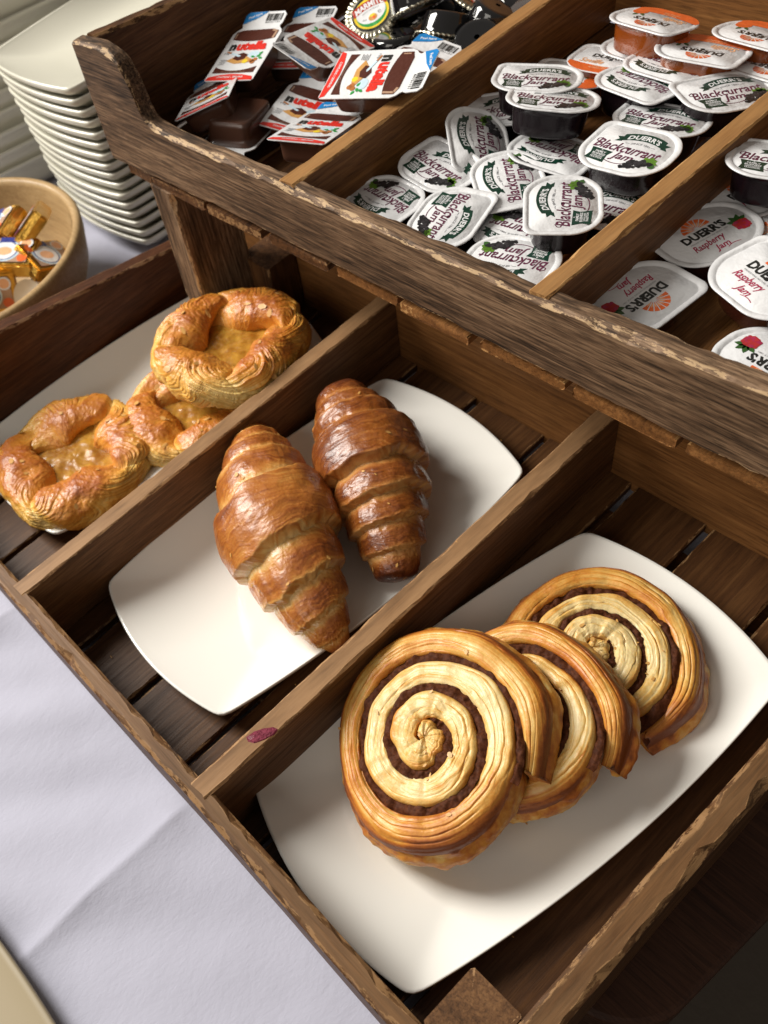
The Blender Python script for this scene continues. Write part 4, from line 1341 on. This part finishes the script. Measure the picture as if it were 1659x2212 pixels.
def spread_print():
    p = Print()
    m = MM
    # red strip along the lower edge
    p.poly([(-22.0 * m, -29.4 * m), (22.0 * m, -29.4 * m), (20.5 * m, -25.6 * m), (10 * m, -23.2 * m), (0, -22.4 * m), (-10 * m, -23.2 * m), (-20.5 * m, -25.6 * m)], 'red')
    p.text("CONTAINS 1 SERVING", 0, -25.9 * m, 24 * m, 1.9 * m, 'white', .00008, bold=.02)
    # chocolate bands above and below the lettering
    a = arc_pts(-19 * m, 19 * m, -14.2 * m, -4.6 * m)
    p.poly(a + [(19 * m, -21.2 * m), (8 * m, -21.4 * m), (-8 * m, -21.4 * m), (-19 * m, -21.2 * m)], 'brown', .00002)
    p.text("hazelnut spread with cocoa", 0, -20.2 * m, 22 * m, 1.2 * m, 'cream', .00008)
    top = [(-19.5 * m, 17.6 * m), (-19.5 * m, 26 * m), (-14 * m, 28.2 * m), (14 * m, 28.2 * m), (19.5 * m, 26 * m), (19.5 * m, 17.6 * m)]
    p.poly(top + arc_pts(19.5 * m, -19.5 * m, 17.6 * m, -2.8 * m)[1:-1], 'brown', .00002)
    p.line([(17.6 * m, 17.4 * m), (17.8 * m, 25.6 * m), (13.4 * m, 27.0 * m)], 1.9 * m, 'cream', .00006)
    p.line([(-17.8 * m, 19 * m), (-17.8 * m, 24.6 * m)], 1.0 * m, 'cream', .00006)
    # brand lettering: black n, red rest
    p.text("n", -14.2 * m, 8.0 * m, 6.0 * m, 7.2 * m, 'black', .00006, bold=.06)
    p.text("utella", 3.2 * m, 9.4 * m, 27.5 * m, 10.4 * m, 'red', .00006, bold=.055)
    # bread, knife, nuts, milk and leaves
    p.poly([(-13 * m, -7.5 * m), (-4 * m, -11.0 * m), (8 * m, -10.0 * m), (11 * m, -6.5 * m), (4 * m, -2.8 * m), (-7 * m, -2.8 * m)], 'tan', .00004)
    p.poly([(-8 * m, -5.5 * m), (-2 * m, -7.6 * m), (3 * m, -6.0 * m), (4.5 * m, -1.0 * m), (-1 * m, 1.6 * m), (-6.5 * m, -.6 * m)], 'brown', .00006)
    p.poly([(-12 * m, 2 * m), (-3 * m, -1.2 * m), (-1.5 * m, -2.4 * m), (-3.5 * m, -3.2 * m), (-12.6 * m, 0.6 * m)], 'sky', .00008)
    p.line([(-17 * m, 3.2 * m), (-11.8 * m, 1.4 * m)], 1.5 * m, 'nut', .00008)
    p.disc(9.5 * m, -.6 * m, 5.2 * m, 'sky', .00003, 14, 3.6 * m)
    p.disc(5 * m, -8.4 * m, 2.4 * m, 'yellow', .00008, 10)
    for x, y in ((10.6, -8.2), (13.6, -6.8), (12.4, -9.6)): p.disc(x * m, y * m, 2.1 * m, 'nut', .00010, 10)
    for x, y, an in ((13, -3.6, .4), (14.6, -1.6, 1.0), (12.0, -4.2, 2.8), (15.6, -4.4, -.4)): p.leaf(x * m, y * m, 4.4 * m, 2.4 * m, an, 'vgreen', .00009)
    for k in range(5): p.line([(-18.8 * m + (k % 2) * m, -6.2 * m - k * 1.3 * m), (-12.5 * m - k * .2 * m, -6.2 * m - k * 1.3 * m)], .55 * m, 'grey')
    p.text("15g", -16.4 * m, 1.0 * m, 4.6 * m, 2.4 * m, 'grey', 0, bold=.02)
    # tab: blue corner and bar code
    p.poly([(-18.3 * m, 34.6 * m), (-18.5 * m, 43 * m), (-15.8 * m, 45.6 * m), (1.5 * m, 45.6 * m), (-6 * m, 40.2 * m)], 'blue', .0001)
    p.text("Peel here", -9.4 * m, 42.3 * m, 12 * m, 2.3 * m, 'white', .0002, bold=.02, rot=.34)
    r = random.Random(9)
    x = 2.0
    while x < 16.5:
        w_ = r.choice((.3, .3, .55, .8))
        p.poly([(x * m, 36.8 * m), ((x + w_) * m, 36.8 * m), ((x + w_) * m, 43.6 * m), (x * m, 43.6 * m)], 'black', .0001)
        x += w_ + r.choice((.35, .35, .6))
    p.text("80751151", 9 * m, 35.4 * m, 13 * m, 1.7 * m, 'black', .0001)
    for i, (x, y, z) in enumerate(p.V): p.V[i] = (x, y, z + curl(x, y))
    return p.build('lid_print')


SL, SP = spread_lid(), spread_print()
TO = np.array([(NW / 2 * .86 * np.sign(math.cos(t)) * abs(math.cos(t)) ** .34, NH / 2 * .84 * np.sign(math.sin(t)) * abs(math.sin(t)) ** .34) for t in np.linspace(0, 2 * PI, 72, endpoint=False)])
ST = loft('tub', [ring(TO, 1.08, -.0008), ring(TO, 1.08, -.0012), ring(TO, 1.0, -.0014), ring(TO, .96, -.006), ring(TO, .925, -.0125), ring(TO, .90, -.0158), ring(TO, .86, -.0168), ring(TO, .80, -.0171), ring(TO, .77, -.0171), ring(TO, .004, -.0171)], M['choc_tub'])


def rotv(r):
    v = Vector(r)
    return Matrix.Rotation(v.length, 4, v.normalized())


PACKS = [
    ((-.3518, .3863, .1516), (.1675, -.0516, .3531), 'upright chocolate spread pack at the rear left with its blue tab corner at the top'),
    ((-.2924, .4217, .1561), (.5425, .3877, 3.1661), 'chocolate spread pack lying upside down, red strip toward the yeast extract pot'),
    ((-.3400, .3374, .1462), (-.1018, -.3034, .7864), 'chocolate spread pack tilted steeply at the front left by the shoulder of the tray'),
    ((-.2173, .3893, .1657), (.1932, .1294, -1.2174), 'chocolate spread pack lying across the left divider with its lettering running down'),
    ((-.2289, .3463, .1471), (-.241, -.0505, .3377), 'chocolate spread pack at the front beside the left divider, red strip along its near edge'),
    ((-.2880, .3830, .1250), (-.05, .22, .38), 'chocolate spread pack at the bottom of the heap with only its tab and band showing'),
    ((-.3450, .4330, .1380), (.10, -.02, .40), 'chocolate spread pack at the far left with only its dim tab showing'),
    ((-.2231, .4270, .1480), (-.08, .12, .10), 'chocolate spread pack under the one on the divider with its blue tab at the rear'),
]
for loc, rv, lab in PACKS:
    t = empty('chocolate_spread_pack', mat=Matrix.Translation(loc) @ rotv(rv))
    tag(t, lab, 'spread pack', 'chocolate spread packs in the left bay')
    link('tub', ST, None, t)
    l = link('lid', SL, None, t)
    q = link('lid_print', SP, None, l)
    q.location = (0, 0, .00018)
# one pack lies face down, its smooth tub upwards
t = empty('chocolate_spread_pack', mat=Matrix.Translation((-.3150, .3430, .1210)) @ Matrix.Rotation(rad(-9), 4, 'X') @ Matrix.Rotation(rad(205), 4, 'Z') @ Matrix.Rotation(PI, 4, 'Y'))
tag(t, 'chocolate spread pack lying face down at the front, smooth brown tub upwards', 'spread pack', 'chocolate spread packs in the left bay')
link('tub', ST, None, t)
l = link('lid', SL, None, t)
link('lid_print', SP, None, l).location = (0, 0, .00018)


# ------------------------------------------------------------------ yeast extract pots
def circ(r, n=64):
    return np.array([(r * math.cos(t), r * math.sin(t)) for t in np.linspace(0, 2 * PI, n, endpoint=False)])


CO = circ(.0215)
pot_tub = loft('tub', [ring(circ(.0205), 1, -.0006), ring(circ(.0192), 1, -.001), ring(circ(.0185), 1, -.006), ring(circ(.0172), 1, -.014), ring(circ(.0165), 1, -.0165), ring(circ(.0150), 1, -.0176), ring(circ(.0120), 1, -.0178), ring(circ(.0112), 1, -.0178), ring(circ(.002), 1, -.0178)], M['black_tub'])


def pot_lid():
    n = 144
    t = np.linspace(0, 2 * PI, n, endpoint=False)
    rings = []
    for r, z, pl in ((.0005, .0003, 0), (.0165, .0003, 0), (.0172, .0001, .2), (.0190, .0002, .7), (.0208, -.0001, 1), (.0220, -.0012, 1), (.0224, -.0026, 1), (.0222, -.0028, 1)):
        w_ = pl * .00035 * np.sign(np.sin(t * 36))
        rings.append(np.stack([(r + w_) * np.cos(t), (r + w_) * np.sin(t), z + w_ * .8], 1))
    return loft('lid', rings, M['foil'], True, False)


def pot_print():
    p = Print()
    m = MM
    p.disc(0, 0, 15.8 * m, 'black', 0, 40)
    p.disc(0, 0, 14.2 * m, 'yellow', .00006, 40, 13.4 * m)
    p.disc(0, -.6 * m, 12.2 * m, 'vgreen', .0001, 36, 11.2 * m)
    p.disc(0, .8 * m, 11.9 * m, 'white', .00014, 36, 9.6 * m)
    a = arc_pts(-13.6 * m, 13.6 * m, 8.6 * m, 2.6 * m)
    b = arc_pts(-13.6 * m, 13.6 * m, 2.0 * m, 2.6 * m)
    for i in range(12): p.poly([a[i], a[i + 1], b[i + 1], b[i]], 'maroon', .0002)
    p.text("MARMITE", 0, 5.4 * m, 23 * m, 5.0 * m, 'white', .00026, bold=.04, arc=2.2 * m)
    p.text("YEAST EXTRACT", 0, 1.4 * m, 15 * m, 1.3 * m, 'grey', .0002, arc=1.2 * m)
    p.text("8g", -6.6 * m, -3.6 * m, 3.2 * m, 1.9 * m, 'grey', .0002)
    p.text("e", 6.2 * m, -2.4 * m, 2.8 * m, 3.0 * m, 'grey', .0002)
    p.disc(0, -4.4 * m, 3.6 * m, 'tan', .0002, 14, 2.9 * m)
    p.disc(0, -2.4 * m, 2.4 * m, 'yellow', .00024, 12, 1.2 * m)
    p.disc(.6 * m, -4.8 * m, 1.5 * m, 'orange', .00026, 10, 1.2 * m)
    return p.build('lid_print')


PLM, PPR = pot_lid(), pot_print()


def pot(loc, nrm, spin, label, showlid=True):
    n = Vector(nrm).normalized()
    t = empty('yeast_extract_pot', mat=Matrix.Translation(loc) @ n.to_track_quat('Z', 'Y').to_matrix().to_4x4() @ Matrix.Rotation(rad(spin), 4, 'Z'))
    tag(t, label, 'spread pot', 'yeast extract pots in the left bay')
    link('tub', pot_tub, None, t)
    l = link('lid', PLM, None, t)
    link('lid_print', PPR, None, l).location = (0, 0, .00035)


pot((-.3130, .4860, .1440), (.22, -.42, .85), 30, 'yeast extract pot facing up with its yellow and red label readable')
pot((-.2540, .5420, .1420), (.3, .25, .85), 20, 'yeast extract pot at the top photo edge with only its foil rim showing')
DOWN = [(-.2830, .5050, .1420, .5, -.2), (-.2520, .5000, .1300, .1, -.5), (-.2300, .5240, .1300, -.3, -.3), (-.2750, .5350, .1330, .3, .3), (-.2420, .4760, .1250, -.1, -.3),
        (-.2200, .5020, .1240, -.2, .3), (-.3050, .5280, .1260, .2, .2), (-.2760, .4720, .1230, .1, -.1), (-.2280, .5560, .1280, -.3, .1), (-.3300, .5100, .1230, .1, .2), (-.2100, .4650, .1230, -.1, -.1), (-.2900, .5650, .1250, .2, .2), (-.2060, .5400, .1250, .1, .2)]
for k, (x, y, z, a, b) in enumerate(DOWN):
    pot((x, y, z), (a, b, -.85), k * 47, 'glossy black yeast extract pot lying bottom up among its fellows in the left bay')


# ------------------------------------------------------------------ bowl of butter
def lathe(name, prof, n, mat, wear=None):
    t = np.linspace(0, 2 * PI, n, endpoint=False)
    V = np.array([[(r * math.cos(a), r * math.sin(a), z) for a in t] for r, z in prof])
    me = mesh_np(name, V, grid_faces(len(prof), n, False, True), attrs={'wear': np.zeros(len(prof) * n)})
    me.materials.append(mat)
    return me


bp = [(.0, .0), (.065, .0), (.090, .006), (.112, .026), (.126, .054), (.1315, .080), (.1325, .0905), (.1312, .0935), (.1275, .0945), (.1238, .0930), (.1225, .088), (.117, .056), (.103, .030), (.082, .014), (.06, .010), (.0, .009)]
o = link('wooden_bowl', lathe('wooden_bowl', bp, 120, M['bowl']))
o.location = (-.600, .166, TZ + .001)
tag(o, 'round pale wooden bowl holding gold butter portions at the left edge', 'bowl')


def butter_box(L, W, H, seed):
    """foil wrapped block with soft folded edges"""
    bm = bmesh.new()
    bmesh.ops.create_cube(bm, size=1)
    for v in bm.verts: v.co = Vector((v.co.x * L, v.co.y * W, v.co.z * H))
    bmesh.ops.bevel(bm, geom=bm.edges[:], offset=.0016, segments=2, affect='EDGES')
    bmesh.ops.subdivide_edges(bm, edges=bm.edges[:], cuts=3, use_grid_fill=True)
    for v in bm.verts:
        v.co += Vector(mn.noise_vector(v.co * 90 + Vector((seed, 0, 0)))) * .0007
    # pinched fold seams on the ends
    for v in bm.verts:
        if abs(v.co.x) > L * .46: v.co.x += math.copysign(.0012 * max(0, 1 - abs(v.co.z) / H * 3), v.co.x)
    me = bpy.data.meshes.new('wrapper'); bm.to_mesh(me); bm.free()
    me.materials.append(M['gold'])
    return me


def butter_label(L, W):
    p = Print()
    p.poly([(-L * .40, -W * .40), (L * .40, -W * .40), (L * .40, W * .40), (-L * .40, W * .40)], 'cream')
    p.disc(-L * .08, -W * .02, L * .30, 'sky', .00008, 30, W * .37)
    p.disc(-L * .08, -W * .02, L * .26, 'navy', .00012, 30, W * .33)
    p.disc(-L * .08, -W * .02, L * .235, 'white', .00016, 30, W * .30)
    p.disc(-L * .08, -W * .04, L * .15, 'peach', .0002, 16, W * .14)
    p.poly([(-L * .22, W * .26), (L * .10, W * .26), (L * .10, W * .43), (-L * .22, W * .43)], 'navy', .00024)
    p.disc(L * .30, W * .24, W * .17, 'white', .00022, 20)
    p.disc(L * .30, W * .24, W * .13, 'peach', .00026, 20)
    p.disc(L * .30, -W * .26, W * .13, 'orange', .00022, 20)
    p.disc(-L * .34, W * .24, W * .13, 'orange', .00022, 20)
    return p.build('wrapper_print')


BL, BW, BH = .052, .040, .016
bb, bl_ = butter_box(BL, BW, BH, 1), butter_label(BL, BW)
BUT = [((-.5650, .2420, .0060), (-35, 20, 150), 'gold wrapped butter portion leaning on the rear of the bowl, white and blue label showing'),
       ((-.5480, .2030, .0010), (5, 8, 42), 'gold wrapped butter portion lying on top at the middle of the bowl'),
       ((-.5480, .1680, -.0160), (80, 10, 60), 'gold wrapped butter portion standing on its edge at the front of the bowl'),
       ((-.6100, .2250, -.0030), (10, -20, 20), 'gold wrapped butter portion at the left photo edge in the bowl')       , ((-.5300, .2280, -.0120), (25, 30, 100), 'gold wrapped butter portion wedged between the bowl wall and the leaning one'),
       ((-.5900, .1900, -.0150), (30, -15, -40), 'gold wrapped butter portion under the middle one toward the left'),
       ((-.5820, .1480, -.0130), (15, 25, 110), 'gold wrapped butter portion at the front left of the bowl')]
for loc, e, lab in BUT:
    t = empty('butter_portion', loc, tuple(rad(a) for a in e))
    tag(t, lab, 'butter', 'gold butter portions in the bowl')
    w_ = link('wrapper', bb, None, t)
    link('wrapper_print', bl_, None, w_).location = (0, 0, BH / 2 + .0012)
cup = loft('milk_pot', [ring(circ(.0185, 40), 1, .0), ring(circ(.0185, 40), 1, -.0008), ring(circ(.0165, 40), 1, -.0012), ring(circ(.0150, 40), 1, -.010), ring(circ(.0140, 40), 1, -.018), ring(circ(.012, 40), 1, -.019)], M['milk'])
for loc, e, lab in (((-.5060, .1880, -.0200), (60, 20, 20), 'translucent white portion pot leaning on the bowl wall at the right'), ((-.5250, .1430, -.0200), (110, 0, 50), 'translucent white portion pot on its side at the front of the bowl'), ((-.5160, .2150, -.0220), (40, 40, 0), 'translucent white portion pot under the butter at the rear of the bowl'),
                     ((-.5560, .1300, -.0200), (150, 20, 10), 'translucent white portion pot upside down at the left of the bowl'), ((-.60, .18, -.045), (20, 0, 0), 'translucent white portion pot at the bottom of the bowl')):
    o = bpy.data.objects.new('portion_pot', cup); COL.objects.link(o)
    o.location = loc; o.rotation_euler = tuple(rad(a) for a in e)
    tag(o, lab, 'portion pot', 'white portion pots in the bowl')

# ------------------------------------------------------------------ beige dish cut off by the corner of the photo
O2 = outline(.11, .11, .06, .06, 96)
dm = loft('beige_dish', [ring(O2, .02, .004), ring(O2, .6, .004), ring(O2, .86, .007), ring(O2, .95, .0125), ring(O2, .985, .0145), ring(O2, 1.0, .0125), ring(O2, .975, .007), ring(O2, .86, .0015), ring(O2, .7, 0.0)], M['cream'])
o = bpy.data.objects.new('beige_dish', dm); COL.objects.link(o)
o.location = (-.018, -.268, TZ + .003); o.rotation_euler = (0, 0, rad(2))
tag(o, 'beige dish edge at the bottom left corner of the photo on the tablecloth', 'dish')
